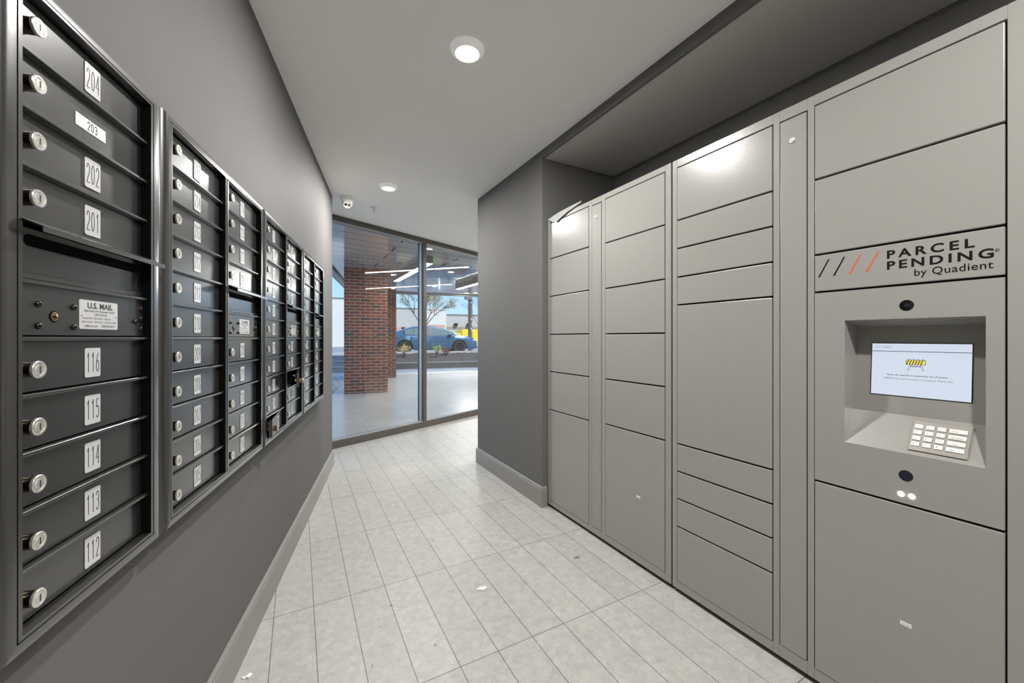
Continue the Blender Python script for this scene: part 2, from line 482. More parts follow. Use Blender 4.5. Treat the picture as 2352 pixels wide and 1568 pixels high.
class MB:
    def __init__(self):
        self.v, self.f, self.m, self.uv = [], [], [], {}
    def add(self, verts, faces, m=0, xf=None):
        o = len(self.v)
        for p in verts:
            self.v.append(tuple(xf @ Vector(p)) if xf is not None else tuple(p))
        for q in faces:
            self.f.append(tuple(i + o for i in q))
            self.m.append(m)
        return self
    def box(self, x0, x1, y0, y1, z0, z1, m=0, bev=0.0, seg=1, xf=None):
        if x0 > x1: x0, x1 = x1, x0
        if y0 > y1: y0, y1 = y1, y0
        if z0 > z1: z0, z1 = z1, z0
        if not bev:
            v = [(x0, y0, z0), (x1, y0, z0), (x1, y1, z0), (x0, y1, z0), (x0, y0, z1), (x1, y0, z1), (x1, y1, z1), (x0, y1, z1)]
            f = [(3, 2, 1, 0), (4, 5, 6, 7), (0, 1, 5, 4), (1, 2, 6, 5), (2, 3, 7, 6), (3, 0, 4, 7)]
            return self.add(v, f, m, xf)
        bm = bmesh.new()
        bmesh.ops.create_cube(bm, size=1.0)
        for q in bm.verts:
            q.co = Vector(((x0 + x1) / 2 + q.co.x * (x1 - x0), (y0 + y1) / 2 + q.co.y * (y1 - y0), (z0 + z1) / 2 + q.co.z * (z1 - z0)))
        bmesh.ops.bevel(bm, geom=list(bm.edges), offset=bev, segments=seg, affect='EDGES', profile=0.5)
        bm.verts.index_update()
        v = [tuple(q.co) for q in bm.verts]
        f = [tuple(x.index for x in q.verts) for q in bm.faces]
        bm.free()
        return self.add(v, f, m, xf)
    def prism(self, pts, z0, z1, m=0, xf=None):
        n = len(pts)
        v = [(p[0], p[1], z0) for p in pts] + [(p[0], p[1], z1) for p in pts]
        f = [tuple(range(n - 1, -1, -1)), tuple(range(n, 2 * n))]
        for i in range(n):
            j = (i + 1) % n
            f.append((i, j, n + j, n + i))
        return self.add(v, f, m, xf)
    def lathe(self, prof, m=0, n=24, xf=None, cap=True):
        """profile of (radius, height) turned about local Z"""
        v, f = [], []
        for r, h in prof:
            for i in range(n):
                a = 2 * PI * i / n
                v.append((r * math.cos(a), r * math.sin(a), h))
        for k in range(len(prof) - 1):
            for i in range(n):
                j = (i + 1) % n
                f.append((k * n + i, k * n + j, (k + 1) * n + j, (k + 1) * n + i))
        if cap:
            f.append(tuple(range(n - 1, -1, -1)))
            f.append(tuple(range((len(prof) - 1) * n, len(prof) * n)))
        return self.add(v, f, m, xf)
    def tube(self, p0, p1, r0, r1=None, m=0, n=8):
        r1 = r0 if r1 is None else r1
        p0, p1 = Vector(p0), Vector(p1)
        d = p1 - p0
        L = d.length
        q = d.to_track_quat('Z', 'Y').to_matrix().to_4x4()
        return self.lathe([(r0, 0), (r1, L)], m, n, Matrix.Translation(p0) @ q)
    def ribbon(self, pts, w, th, m=0, xf=None):
        """flat stroke along pts (x, z), lying on y = 0 and standing out to y = -th"""
        for a, b in zip(pts[:-1], pts[1:]):
            dx, dz = b[0] - a[0], b[1] - a[1]
            L = math.hypot(dx, dz) or 1e-6
            ux, uz = dx / L, dz / L
            a2 = (a[0] - ux * w * .35, a[1] - uz * w * .35)
            b2 = (b[0] + ux * w * .35, b[1] + uz * w * .35)
            nx, nz = -uz * w / 2, ux * w / 2
            q = [(a2[0] + nx, a2[1] + nz), (a2[0] - nx, a2[1] - nz), (b2[0] - nx, b2[1] - nz), (b2[0] + nx, b2[1] + nz)]
            v = [(x, 0, z) for x, z in q] + [(x, -th, z) for x, z in q]
            f = [(4, 5, 6, 7), (0, 1, 5, 4), (1, 2, 6, 5), (2, 3, 7, 6), (3, 0, 4, 7)]
            self.add(v, f, m, xf)
        return self
    def digits(self, s, cx, z0, h, w, stroke, y, th, m=0, gap=0.28):
        tot = len(s) * w + (len(s) - 1) * w * gap
        x = cx - tot / 2
        for ch in s:
            for pl in DIGITS[ch]:
                self.ribbon([(x + p[0] * w, z0 + p[1] * h) for p in pl], stroke, th, m, Matrix.Translation((0, y, 0)))
            x += w * (1 + gap)
        return self
    def text(self, body, x, z, size, y, m=0, bold=0.0, space=1.0, align='LEFT', sx=1.0, fit=None, xf=None):
        """lettering in the XZ plane facing -Y; fit = width it is scaled to"""
        v, f = text_mesh(body, size, bold, space, align)
        if not v:
            return self
        if fit:
            mn = min(p[0] for p in v)
            mx = max(p[0] for p in v)
            sx = fit / (mx - mn)
            x = x - mn * sx
        vv = [(x + p[0] * sx, y, z + p[1]) for p in v]
        return self.add(vv, f, m, xf)
    def build(self, name, mats, parent=None, loc=(0, 0, 0), rot=(0, 0, 0), smooth=False, smooth_angle=None):
        me = bpy.data.meshes.new(name)
        me.from_pydata(self.v, [], self.f)
        for k in (mats if isinstance(mats, (list, tuple)) else [mats]):
            me.materials.append(M[k] if isinstance(k, str) else k)
        for p, k in zip(me.polygons, self.m):
            p.material_index = k
        me.validate()
        me.update()
        if smooth:
            for p in me.polygons:
                p.use_smooth = True
            if smooth_angle:
                me.set_sharp_from_angle(angle=math.radians(smooth_angle))
        o = bpy.data.objects.new(name, me)
        COL.objects.link(o)
        o.location = loc
        o.rotation_euler = rot
        if parent is not None:
            o.parent = parent
        return o

def empty(name, loc=(0, 0, 0), rz=0.0):
    o = bpy.data.objects.new(name, None)
    o.empty_display_size = 0.1
    COL.objects.link(o)
    o.location = loc
    o.rotation_euler = (0, 0, rz)
    return o
def tag(o, label=None, cat=None, group=None, kind=None):
    if label: o['label'] = label
    if cat: o['category'] = cat
    if group: o['group'] = group
    if kind: o['kind'] = kind
    return o
def structure(o, label=None):
    o['kind'] = 'structure'
    if label: o['label'] = label
    return o
def twin(src, parent, loc=None, rot=None):
    c = src.copy()
    COL.objects.link(c)
    c.parent = parent
    if loc is not None: c.location = loc
    if rot is not None: c.rotation_euler = rot
    return c
def copy_tree(o, parent=None):
    c = o.copy()
    COL.objects.link(c)
    c.parent = parent
    for ch in list(o.children):
        copy_tree(ch, c)
    return c

# ------------------------------------------------------------------ the room shell
CZ = 2.645                       # ceiling height
UX, UY = 0.20160, 0.97947        # direction of the left wall (towards the glass)
NX, NY = UY, -UX                 # its inward normal
DL = -0.5686                     # offset of its face
def LW(u, off, z=0.0):
    return (UX * u + NX * (DL + off), UY * u + NY * (DL + off), z)
LW_RZ = math.atan2(UY, UX)
def win_y(x): return 4.9285 + 0.4695 * (x - 0.3508)
W0 = (0.3508, 4.9285)
W_RZ = math.atan(0.4695)
WC, WS = math.cos(W_RZ), math.sin(W_RZ)

shell = [(-1.8, -3.3), (9.0, -3.3), (9.0, win_y(9.0)), (-0.9, win_y(-0.9)), (-1.8, 3.9)]
structure(MB().prism(shell, -0.018, 0.0).build('floor', 'floor'))
structure(MB().prism(shell, CZ, CZ + 0.12).build('ceiling', 'ceil'))

# left wall: a block whose end face turns towards the glass
b = MB()
pts = [LW(-3.6, 0), LW(4.225, 0), LW(4.225, -0.95), LW(-3.6, -0.95)]
b.prism([p[:2] for p in pts][::-1], 0, CZ)
structure(b.build('wall_left', 'wall'))
# right side: pillar block beside the glass, recess for the lockers, wall behind the viewpoint
structure(MB().box(1.59, 3.1, 2.462, 3.655, 0, CZ).build('wall_right', 'wall'))
structure(MB().box(2.29, 3.1, -1.0, 2.462, 0, CZ).build('wall_recess_back', 'wall'))
structure(MB().box(1.59, 3.1, -3.3, -1.0, 0, CZ).build('wall_right_rear', 'wall'))
structure(MB().box(1.59, 1.61, -1.0, 2.462, 2.583, CZ).build('wall_bulkhead', 'wall'))
structure(MB().box(1.61, 2.29, -1.0, 2.462, 2.583, CZ).build('ceiling_recess', 'soffitpaint'))
structure(MB().box(-1.8, 9.0, -3.5, -3.3, 0, CZ).build('wall_back', 'wall_white'))
structure(MB().box(9.0, 9.2, -3.5, 9.1, 0, CZ).build('wall_lobby_side', 'wall_white'))

def baseboard(name, u0, u1, h=0.15, t=0.015, xf=None):
    """board on y=0 standing out to y=-t, with a small ogee at the top"""
    prof = [(0, 0), (-t, 0), (-t, h - 0.022), (-t * .8, h - 0.017), (-t * .8, h - 0.008), (-t * .35, h), (0, h)]
    n = len(prof)
    v = [(u0, y, z) for y, z in prof] + [(u1, y, z) for y, z in prof]
    f = [tuple(range(n)), tuple(range(2 * n - 1, n - 1, -1))] + [(i, n + i, n + (i + 1) % n, (i + 1) % n) for i in range(n)]
    return MB().add(v, f, 0, xf)
bl = baseboard('', -3.6, 4.240)
o = bl.build('baseboard_left', 'trim', None, LW(0, 0), (0, 0, LW_RZ)); structure(o)
structure(baseboard('', 0.0, 0.90).build('baseboard_left_end', 'trim', None, LW(4.225, 0), (0, 0, LW_RZ + PI / 2)))
structure(baseboard('', -3.67, -2.462).build('baseboard_right', 'trim', None, (1.59, 0, 0), (0, 0, -PI / 2)))
structure(baseboard('', -1.50, 0.0).build('baseboard_right_end', 'trim', None, (1.59, 3.655, 0), (0, 0, PI)))
structure(baseboard('', 0.0, 0.05).build('baseboard_recess', 'trim', None, (1.575, 2.462, 0), (0, 0, 0)))

# ------------------------------------------------------------------ the shop window
win = empty('window_1', (W0[0], W0[1], 0), W_RZ)
structure(win, 'full height glazed screen in dark bronze frame at corridor end')
t0, t1 = -1.15, 9.50
fb = MB()
fb.box(t0, t1, -0.055, 0.055, 0, 0.085, 0, 0.004)
fb.box(t0, t1, -0.055, 0.055, 2.588, CZ, 0, 0.004)
fb.build('window_frame', 'frame', win)
gb = MB()
gb.box(t0, t1, -0.03, -0.018, 0.085, 0.098)
gb.box(t0, t1, -0.03, -0.018, 2.573, 2.588)
gb.build('glazing_bead', 'silver', win)
MUL = [-0.19, 1.32, 2.83, 4.34, 5.85, 7.36, 8.87]
for t in MUL:
    mb = MB()
    mb.box(t - 0.028, t + 0.028, -0.052, 0.075, 0.085, 2.588, 0, 0.003)
    mo = mb.build('mullion', 'frame', win)
    MB().box(t - 0.036, t - 0.028, -0.01, 0.03, 0.098, 2.573).build('gasket', 'silver', mo)
edges = [t0] + MUL + [t1]
for a, c in zip(edges[:-1], edges[1:]):
    MB().box(a + 0.028, c - 0.028, 0.004, 0.016, 0.085, 2.588).build('glass_pane', 'glass', win)

# ------------------------------------------------------------------ mailboxes
PITCH, ZDIV = 0.0885, 1.2495
FO, DO = 0.042, 0.024            # how far trim and doors stand out from the wall

def rounded(x0, x1, z0, z1, r, n=4):
    out = []
    for cx, cz, a0 in ((x1 - r, z1 - r, 0), (x0 + r, z1 - r, 90), (x0 + r, z0 + r, 180), (x1 - r, z0 + r, 270)):
        for i in range(n + 1):
            a = math.radians(a0 + 90 * i / n)
            out.append((cx + r * math.cos(a), cz + r * math.sin(a)))
    return out
def slab(mb, outline, y0, y1, m=0):
    """outline in (x, z); front at y1 (the more negative)"""
    n = len(outline)
    v = [(x, y0, z) for x, z in outline] + [(x, y1, z) for x, z in outline]
    f = [tuple(range(n)), tuple(range(2 * n - 1, n - 1, -1))] + [(i, n + i, n + (i + 1) % n, (i + 1) % n) for i in range(n)]
    return mb.add(v, f, m)

lock_me = None
door_me = {}
ROT_OUT = Matrix.Rotation(PI / 2, 4, 'X')      # local +Z of a lathe -> -Y (out of the wall)
def lock_object(parent, loc):
    global lock_me
    if lock_me is None:
        mb = MB()
        mb.lathe([(0.0122, 0.0), (0.0122, 0.0162)], 2, 22, ROT_OUT, cap=False)
        mb.lathe([(0.0122, 0.0162), (0.0136, 0.0163), (0.0136, 0.0195), (0.0126, 0.0205), (0.0098, 0.0205), (0.0095, 0.0193), (0.0074, 0.0193), (0.0072, 0.0208), (0.0, 0.0208)], 0, 22, ROT_OUT, cap=False)
        mb.box(-0.0011, 0.0011, -0.0211, -0.0207, -0.0052, 0.0052, 1)
        o = mb.build('lock', ['chrome', 'ink', 'barrel'], parent, loc, smooth=True, smooth_angle=35)
        lock_me = o
        return o
    return twin(lock_me, parent, loc)

def door_object(parent, x0, x1, zc, number, style='plate', swing=0.0):
    """one mailbox door hinged on its far side; local origin at the hinge"""
    w = x1 - x0
    h = PITCH - 0.0095
    key = round(w, 4)
    if key not in door_me:
        mb = MB()
        mb.box(-w, 0, -0.003, 0.0, -h / 2, h / 2, 0, 0.001)
        mb.box(-w, -w + 0.002, 0.0, 0.010, -h / 2 + .002, h / 2 - .002)
        mb.box(-0.002, 0, 0.0, 0.008, -h / 2 + .002, h / 2 - .002)
        door_me[key] = mb.build('door', 'box', parent, (x1, -DO + 0.003, zc))
        d = door_me[key]
    else:
        d = twin(door_me[key], parent, (x1, -DO + 0.003, zc))
    d.rotation_euler = (0, 0, swing)
    lock_object(d, (-w + 0.026, -0.003, -0.004))
    px = -w + 0.172
    mb = MB()
    if style == 'plate':
        slab(mb, rounded(px - 0.0200, px + 0.0200, -0.0285, 0.0265, 0.003), -0.003, -0.0045, 0)
        slab(mb, rounded(px - 0.0206, px + 0.0206, -0.0291, 0.0271, 0.003), -0.003, -0.0034, 2)
        mb.digits(number, px, -0.0185, 0.0355, 0.0094, 0.0013, -0.0045, 0.0003, 1)
        mb.build('number_plate', ['plate', 'ink', 'gap'], d)
    else:
        slab(mb, rounded(px - 0.0215, px + 0.0215, -0.030, 0.028, 0.0035), -0.003, -0.0032, 2)
        mb.box(px - 0.041, px + 0.036, -0.0037, -0.0030, -0.013, 0.010, 0)
        mb.digits(number, px, -0.009, 0.015, 0.0072, 0.0015, -0.0037, 0.0002, 1)
        mb.build('number_plate', ['paper', 'ink', 'box'], d)['label'] = 'white paper label stuck over the number'
    if swing:
        cb = MB()
        cb.lathe([(0.007, 0), (0.007, 0.018)], 0, 14, Matrix.Translation((-w + 0.026, 0.018, -0.004)) @ ROT_OUT)
        cb.box(-w + 0.021, -w + 0.031, 0.014, 0.017, -0.004, 0.026, 0, 0.0008)
        cb.box(-w + 0.016, -w + 0.027, 0.014, 0.028, 0.020, 0.026, 0, 0.0008)
        cb.build('lock_cam', 'brass', d)
    return d

def outgoing_panel(parent, x0, x1):
    w = x1 - x0
    za, zb = ZDIV + 1.0 * PITCH, ZDIV + 2.0 * PITCH
    mb = MB()
    mb.box(x0, x1, -DO, -DO + 0.003, za + 0.006, zb - 0.004, 0, 0.0008)
    p = mb.build('outgoing_mail_panel', 'box', parent)
    MB().box(x0, x1, -DO - 0.003, -DO, za + 0.004, za + 0.014, 0, 0.001).build('panel_hem', 'box', p)
    s = MB()
    slab(s, rounded(x0 + 0.028, x1 - 0.006, 1.394, 1.4125, 0.008), -DO + 0.001, -DO - 0.0006)
    s.build('mail_slot', 'gap', p)
    # sloping hood over the slot with a folded front lip ; its end edges are coloured black for the shade there
    hx0, hx1 = x0 - 0.002, x1 + 0.006
    yb, yf = -DO, -0.066
    zb_, zf, th_ = 1.4365, 1.4185, 0.0040
    hb = MB()
    v = [(hx0, yb, zb_), (hx1, yb, zb_), (hx1, yf, zf), (hx0, yf, zf),
         (hx0, yb, zb_ - th_), (hx1, yb, zb_ - th_), (hx1, yf, zf - th_), (hx0, yf, zf - th_)]
    hb.add(v, [(0, 3, 2, 1), (4, 5, 6, 7), (0, 1, 5, 4), (2, 3, 7, 6)])
    hb.add(v, [(1, 2, 6, 5), (3, 0, 4, 7)], 1)
    hb.box(hx0, hx1, yf - .001, yf + .0006, zf - 0.0085, zf + 0.0003, 0, 0.0004)
    hb.build('slot_hood', ['boxtrim', 'gap'], p)
    return p

def lock_panel(parent, x0, x1):
    za, zb = ZDIV, ZDIV + PITCH
    mb = MB()
    mb.box(x0, x1, -DO - 0.004, -DO + 0.003, za + 0.005, zb - 0.004, 0, 0.0008)
    p = mb.build('postal_lock_panel', 'box', parent)
    yf = -DO - 0.004
    dome = [(0.0056, 0), (0.0054, 0.0018), (0.0042, 0.0036), (0.0022, 0.0046), (0.0, 0.0049)]
    for dx, z in ((0.047, 1.3043), (0.120, 1.3043), (0.047, 1.2695), (0.120, 1.2695), (0.313, 1.3150), (0.313, 1.2930), (0.313, 1.2710), (0.293, 1.2860)):
        r = MB().lathe(dome, 0, 14, ROT_OUT, cap=False)
        r.build('rivet', 'rivet', p, (x0 + dx, yf, z), smooth=True)
    k = MB()
    k.lathe([(0.0098, -0.001), (0.0098, 0.0004)], 1, 22, ROT_OUT)
    k.lathe([(0.0078, 0.0004), (0.0078, 0.0012), (0.0070, 0.0016), (0.0, 0.0016)], 0, 22, ROT_OUT, cap=False)
    k.box(-0.0058, 0.0005, -0.0019, -0.0016, -0.0012, 0.0008, 1)
    k.box(-0.001, 0.0046, -0.0019, -0.0016, -0.0022, -0.0004, 1)
    k.lathe([(0.0018, 0), (0.0018, 0.0019)], 1, 10, ROT_OUT)
    k.build('master_lock', ['brass', 'gap'], p, (x0 + 0.078, yf, 1.2856), smooth=True, smooth_angle=35)
    lab = MB()
    lx0, lx1, lz0, lz1 = x0 + 0.133, x0 + 0.236, 1.2668, 1.3205
    slab(lab, rounded(lx0, lx1, lz0, lz1, 0.003), yf + 0.0005, yf - 0.0006, 0)
    yt = yf - 0.0008
    cx = (lx0 + lx1) / 2
    W = lx1 - lx0
    lab.text('U.S. MAIL', lx0 + W * .19, 1.3055, 0.0150, yt, 1, bold=0.0004, fit=W * .66)
    lab.text('Approved by the Postmaster General', lx0 + W * .11, 1.2990, 0.0060, yt, 1, fit=W * .80)
    lab.text('USPS-STD-4C', lx0 + W * .36, 1.2920, 0.0066, yt, 1, fit=W * .34)
    lab.text('Model 3700   S/N 234610   Mfg Date', lx0 + W * .08, 1.2855, 0.0046, yt, 1, fit=W * .72)
    lab.text('Salsbury Industries   1010 E 62nd St   Los Angeles CA 90001', lx0 + W * .05, 1.2790, 0.0044, yt, 1, fit=W * .90)
    lab.text('mailboxes.com     1-800-MAILBOX', lx0 + W * .11, 1.2708, 0.0062, yt, 1, fit=W * .80)
    for xx in (lx0 + .0055, lx1 - .0055):
        lab.lathe([(0.0022, 0), (0.0020, 0.0010), (0.0, 0.0013)], 2, 10, Matrix.Translation((xx, yf - .0006, 1.2925)) @ ROT_OUT, cap=False)
    lab.build('approval_label', ['plate', 'ink', 'chrome'], p)
    return p

def mailbox_unit(u0, u1, columns, name_label, bar_left=False):
    """columns: list of (x0, x1, rows) with rows: list of (k, number) or 'slot'/'lock'; x measured along the wall"""
    root = empty('mailbox_unit', LW(0, 0), LW_RZ)
    zt, zb = 1.811, 0.7705
    it, ib = ZDIV + 6 * PITCH, ZDIV - 5 * PITCH        # opening
    body = MB()
    body.box(u0 + 0.012, u1 - 0.012, -0.006, -0.0005, zb + 0.012, zt - 0.012, 0)  # thin black sheet, its colour stands for the dark of a hollow interior
    body.build('interior_dark_sheet', 'gap', root)
    fr = MB()
    xs0, xs1 = columns[0][0], columns[-1][1]
    # outer trim with mitred corners: sloped outer face, flat front
    def trim(a, c):
        # a, c: ((outer x, outer z), (inner x, inner z)) at both ends
        (ao, ai), (co, ci) = a, c
        def P(o_, i_, t, y):
            return (o_[0] + (i_[0] - o_[0]) * t, y, o_[1] + (i_[1] - o_[1]) * t)
        arc = [(0.46 * (1 - math.cos(q)), -0.010 - (FO - 0.010) * math.sin(q)) for q in [PI / 2 * i / 7 for i in range(8)]]
        prof = [(0.0, 0.0)] + arc + [(0.78, -FO), (0.78, -FO + 0.004), (0.84, -FO + 0.004), (0.84, -FO), (1.0, -FO), (1.0, -0.005)]
        n = len(prof)
        v = [P(ao, ai, t, y) for t, y in prof] + [P(co, ci, t, y) for t, y in prof]
        f = [(i, i + 1, n + i + 1, n + i) for i in range(n - 2)] + [tuple(range(n - 1, -1, -1)), tuple(range(n, 2 * n))]
        fr.add(v, f)
        fr.add(v, [(n - 2, n - 1, 2 * n - 1, 2 * n - 2)], 1 if abs(ai[0] - ci[0]) < 1e-6 else 0)
    TL, TR, BL, BR = (u0, zt), (u1, zt), (u0, zb), (u1, zb)
    tl, tr, bl_, br_ = (xs0, it), (xs1, it), (xs0, ib), (xs1, ib)
    trim((TL, tl), (TR, tr)); trim((TR, tr), (BR, br_)); trim((BR, br_), (BL, bl_)); trim((BL, bl_), (TL, tl))
    # divider between two columns: a deep black groove with a strip each side
    for (a, c) in zip(columns[:-1], columns[1:]):
        fr.box(a[1], a[1] + 0.004, -FO + 0.002, -0.006, ib, it, 1)
        fr.box(a[1], a[1] + 0.003, -FO, -FO + 0.002, ib, it)
        fr.box(c[0] - 0.020, c[0], -FO, -0.006, ib, it, 0, 0.006, 3)
    # shelf bars between rows
    for (x0, x1, rows) in columns:
        for k in range(-4, 6):
            z = ZDIV + k * PITCH
            if 'slot' in rows and k == 2:
                continue
            fr.box(x0, x1, -0.036, -0.006, z - 0.0030, z + 0.0026, 0, 0.0008)
            fr.box(x0, x1, -0.029, -0.006, z - 0.0050, z - 0.0030, 0)
    fr.build('frame', ['boxtrim', 'gap'], root, smooth=True, smooth_angle=22)
    for (x0, x1, rows) in columns:
        nums = [r for r in rows if isinstance(r, tuple)]
        for (k, number, style, swing) in nums:
            zc = ZDIV + (k + 0.5) * PITCH
            door_object(root, x0 + 0.0005, x1 - 0.002, zc, number, style, swing)
        if 'slot' in rows:
            outgoing_panel(root, x0 + 0.0005, x1 - 0.002)
            lock_panel(root, x0 + 0.0005, x1 - 0.002)
    tag(root, name_label, 'mailbox unit', 'black mailbox units along the left wall')
    return root

def run(k0, first, count, skip=(), swing={}):
    out, n = [], first
    for k in range(k0, k0 + count):
        if k in skip:
            continue
        out.append((k, str(n), 'plate', swing.get(k, 0.0)))
        n += 1
    return out
rowsA = run(-5, 112, 5) + [(2, '201', 'plate', 0), (3, '202', 'plate', 0), (4, '203', 'paper', 0), (5, '204', 'plate', 0), 'slot']
rows2 = run(-5, 205, 11)
rows3 = run(-5, 216, 11, skip=(0, 1)) + ['slot']
rows4 = run(-5, 225, 11, swing={-5: 0.118})
rows5 = run(-5, 236, 11, skip=(0, 1), swing={-3: 0.215}) + ['slot']
rows6 = run(-5, 245, 11)
rows7 = run(-5, 256, 11, skip=(0, 1)) + ['slot']
mailbox_unit(0.728, 1.150, [(0.7725, 1.0985, rowsA)], 'near single-column black mailbox unit with doors 112 to 116 and 201 to 204')
for i, (a, c, lab) in enumerate(((rows2, rows3, 'black two-column mailbox unit with doors 205 to 215, all shut, beside the single column'),
                                (rows4, rows5, 'black two-column mailbox unit with two doors hanging open'),
                                (rows6, rows7, 'farthest black two-column mailbox unit, all doors shut, at the wall end by the glass'))):
    u = 1.150 + 0.772 * i
    mailbox_unit(u, u + 0.772, [(u + 0.041, u + 0.370, a), (u + 0.400, u + 0.735, c)], lab)

# ------------------------------------------------------------------ parcel lockers
LF = 1.635                                   # face of the lockers
def locker_tower(y_left, label):
    root = empty('parcel_locker', (LF, y_left, 0), -PI / 2)
    tag(root, label, 'parcel locker', 'grey parcel lockers along the right wall')
    return root
ZT, ZB, W_T = 2.125, 0.022, 1.102
def locker_body(root, holes, cut=None):
    """front frame with real openings (x0, x1, z0, z1) per column, plus the carcass"""
    mb = MB()
    D = 0.56
    # carcass around the sides
    mb.box(0, 0.015, 0.02, D, ZB, ZT)
    mb.box(W_T - 0.015, W_T, 0.02, D, ZB, ZT)
    mb.box(0.015, W_T - 0.015, 0.02, D, ZT - 0.015, ZT)
    mb.box(0.015, W_T - 0.015, D - 0.015, D, ZB, ZT - 0.015)
    mb.box(0.015, W_T - 0.015, 0.02, D - 0.015, ZB, ZB + 0.015)
    # face frame: stiles between the columns and rails above and below
    xs = sorted(holes)
    edges_ = [0.0] + [v for h in xs for v in (h[0], h[1])] + [W_T]
    for i in range(0, len(edges_), 2):
        mb.box(edges_[i], edges_[i + 1], 0, 0.02, ZB, ZT, 0, 0.0012)
    for (x0, x1, z0, z1) in xs:
        mb.box(x0, x1, 0, 0.02, z1, ZT, 0, 0.0012)
        mb.box(x0, x1, 0, 0.02, ZB, z0, 0, 0.0012)
    mb.build('body', 'locker', root)
    g = MB()
    for (x0, x1, z0, z1) in xs:
        if cut and x0 == cut[0]:
            g.box(x0, x1, 0.022, 0.026, z0, cut[2]); g.box(x0, x1, 0.022, 0.026, cut[3], z1)
        else:
            g.box(x0, x1, 0.022, 0.026, z0, z1)
    g.build('inner_panel', 'lockergap', root)
    k = MB()
    k.box(0.02, W_T - 0.02, 0.035, 0.055, 0, ZB)
    k.box(0.02, W_T - 0.02, D - 0.06, D - 0.04, 0, ZB)
    k.build('plinth', 'lockergap', root)
def locker_door(root, x0, x1, z0, z1, name='door'):
    g = 0.0028
    mb = MB()
    mb.box(x0 + g, x1 - g - 0.0012, -0.0015, 0.018, z0 + 0.0016, z1 - 0.0052, 0, 0.0022, 2)
    return mb.build(name, 'locker', root)
def key_lock(parent, x, z):
    mb = MB()
    mb.lathe([(0.0115, 0), (0.0112, 0.002), (0.0098, 0.0028), (0.0096, 0.0014), (0.0070, 0.0014), (0.0070, 0.0040), (0.0, 0.0040)], 0, 22, ROT_OUT, cap=False)
    mb.box(-0.0009, 0.0009, -0.0043, -0.0038, -0.0042, 0.0042, 1, xf=Matrix.Rotation(0.9, 4, 'Y'))
    return mb.build('key_lock', ['chrome', 'ink'], parent, (x, -0.0015, z), smooth=True, smooth_angle=35)
def sticker(parent, x, z):
    mb = MB()
    slab(mb, rounded(x - 0.013, x + 0.013, z - 0.006, z + 0.006, 0.0015), -0.0014, -0.0022, 0)
    slab(mb, rounded(x - 0.010, x + 0.010, z - 0.0035, z + 0.0035, 0.001), -0.0022, -0.0024, 1)
    return mb.build('sticker', ['paper', 'plate'], parent)

ta = locker_tower(2.455, 'grey parcel locker beside the dark pillar, doors only and no screen')
colsA = [(0.021, 0.473, 0.056, 2.096), (0.498, 0.592, 0.064, 2.088), (0.623, 1.068, 0.062, 2.094)]
locker_body(ta, colsA)
for x0, x1, lv in ((0.021, 0.473, [2.096, 1.835, 1.558, 1.279, 1.005, 0.725, 0.056]), (0.623, 1.068, [2.094, 1.826, 1.551, 1.277, 1.005, 0.733, 0.062])):
    for hi, lo in zip(lv[:-1], lv[1:]):
        d = locker_door(ta, x0, x1, lo, hi)
        if x0 > 0.5 and lo < 0.1:
            sticker(d, 2.455 - 1.5642, 0.383)
pa = locker_door(ta, 0.498, 0.592, 0.064, 2.088, 'access_panel')
key_lock(pa, 2.455 - 1.9151, 2.006)

tb = locker_tower(1.343, 'grey parcel locker with built-in touchscreen and keypad under the lettered sign')
colsB = [(0.0266, 0.4727, 0.060, 2.087), (0.495, 0.591, 0.068, 2.083), (0.612, 1.0525, 0.062, 2.088)]
RX0, RX1, RZ0, RZ1 = 0.703, 1.016, 0.8975, 1.3100       # screen recess
locker_body(tb, colsB, (0.612, 1.0525, 0.742, 1.415))
lv = [2.087, 1.828, 1.690, 1.550, 1.414, 0.735, 0.600, 0.466, 0.330, 0.060]
for hi, lo in zip(lv[:-1], lv[1:]):
    locker_door(tb, 0.0266, 0.4727, lo, hi)
pb = locker_door(tb, 0.495, 0.591, 0.068, 2.083, 'access_panel')
key_lock(pb, 1.343 - 0.8023, 1.994)
locker_door(tb, 0.612, 1.0525, 1.820, 2.088)
locker_door(tb, 0.612, 1.0525, 1.5495, 1.820)
sd = locker_door(tb, 0.612, 1.0525, 0.062, 0.741)
sticker(sd, 1.343 - 0.4866, 0.375)
# sign door with the lettering
ld = locker_door(tb, 0.612, 1.0525, 1.4155, 1.5495, 'sign_panel')
lg = MB()
ys = -0.0019
for i in range(4):
    xa = 0.6248 + i * 0.0446
    v = [(xa, ys, 1.4664), (xa + 0.0056, ys, 1.4664), (xa + 0.0350, ys, 1.5268), (xa + 0.0306, ys, 1.5268)]
    lg.add(v, [(0, 1, 2, 3)], 0 if i < 2 else 1)
lg.text('PARCEL', 0.8126, 1.5005, 0.0352, ys, 0, bold=0.0009, space=1.42, fit=0.1838)
lg.text('PENDING', 0.8126, 1.4662, 0.0352, ys, 0, bold=0.0009, space=1.36, fit=0.2175)
lg.text('®', 1.0317, 1.4790, 0.0130, ys, 0, fit=0.0082)
lg.text('by Quadient', 0.8756, 1.4372, 0.0300, ys, 0, bold=0.0001, space=1.06, fit=0.1537)
lg.build('lettering', ['black', 'orange'], ld)
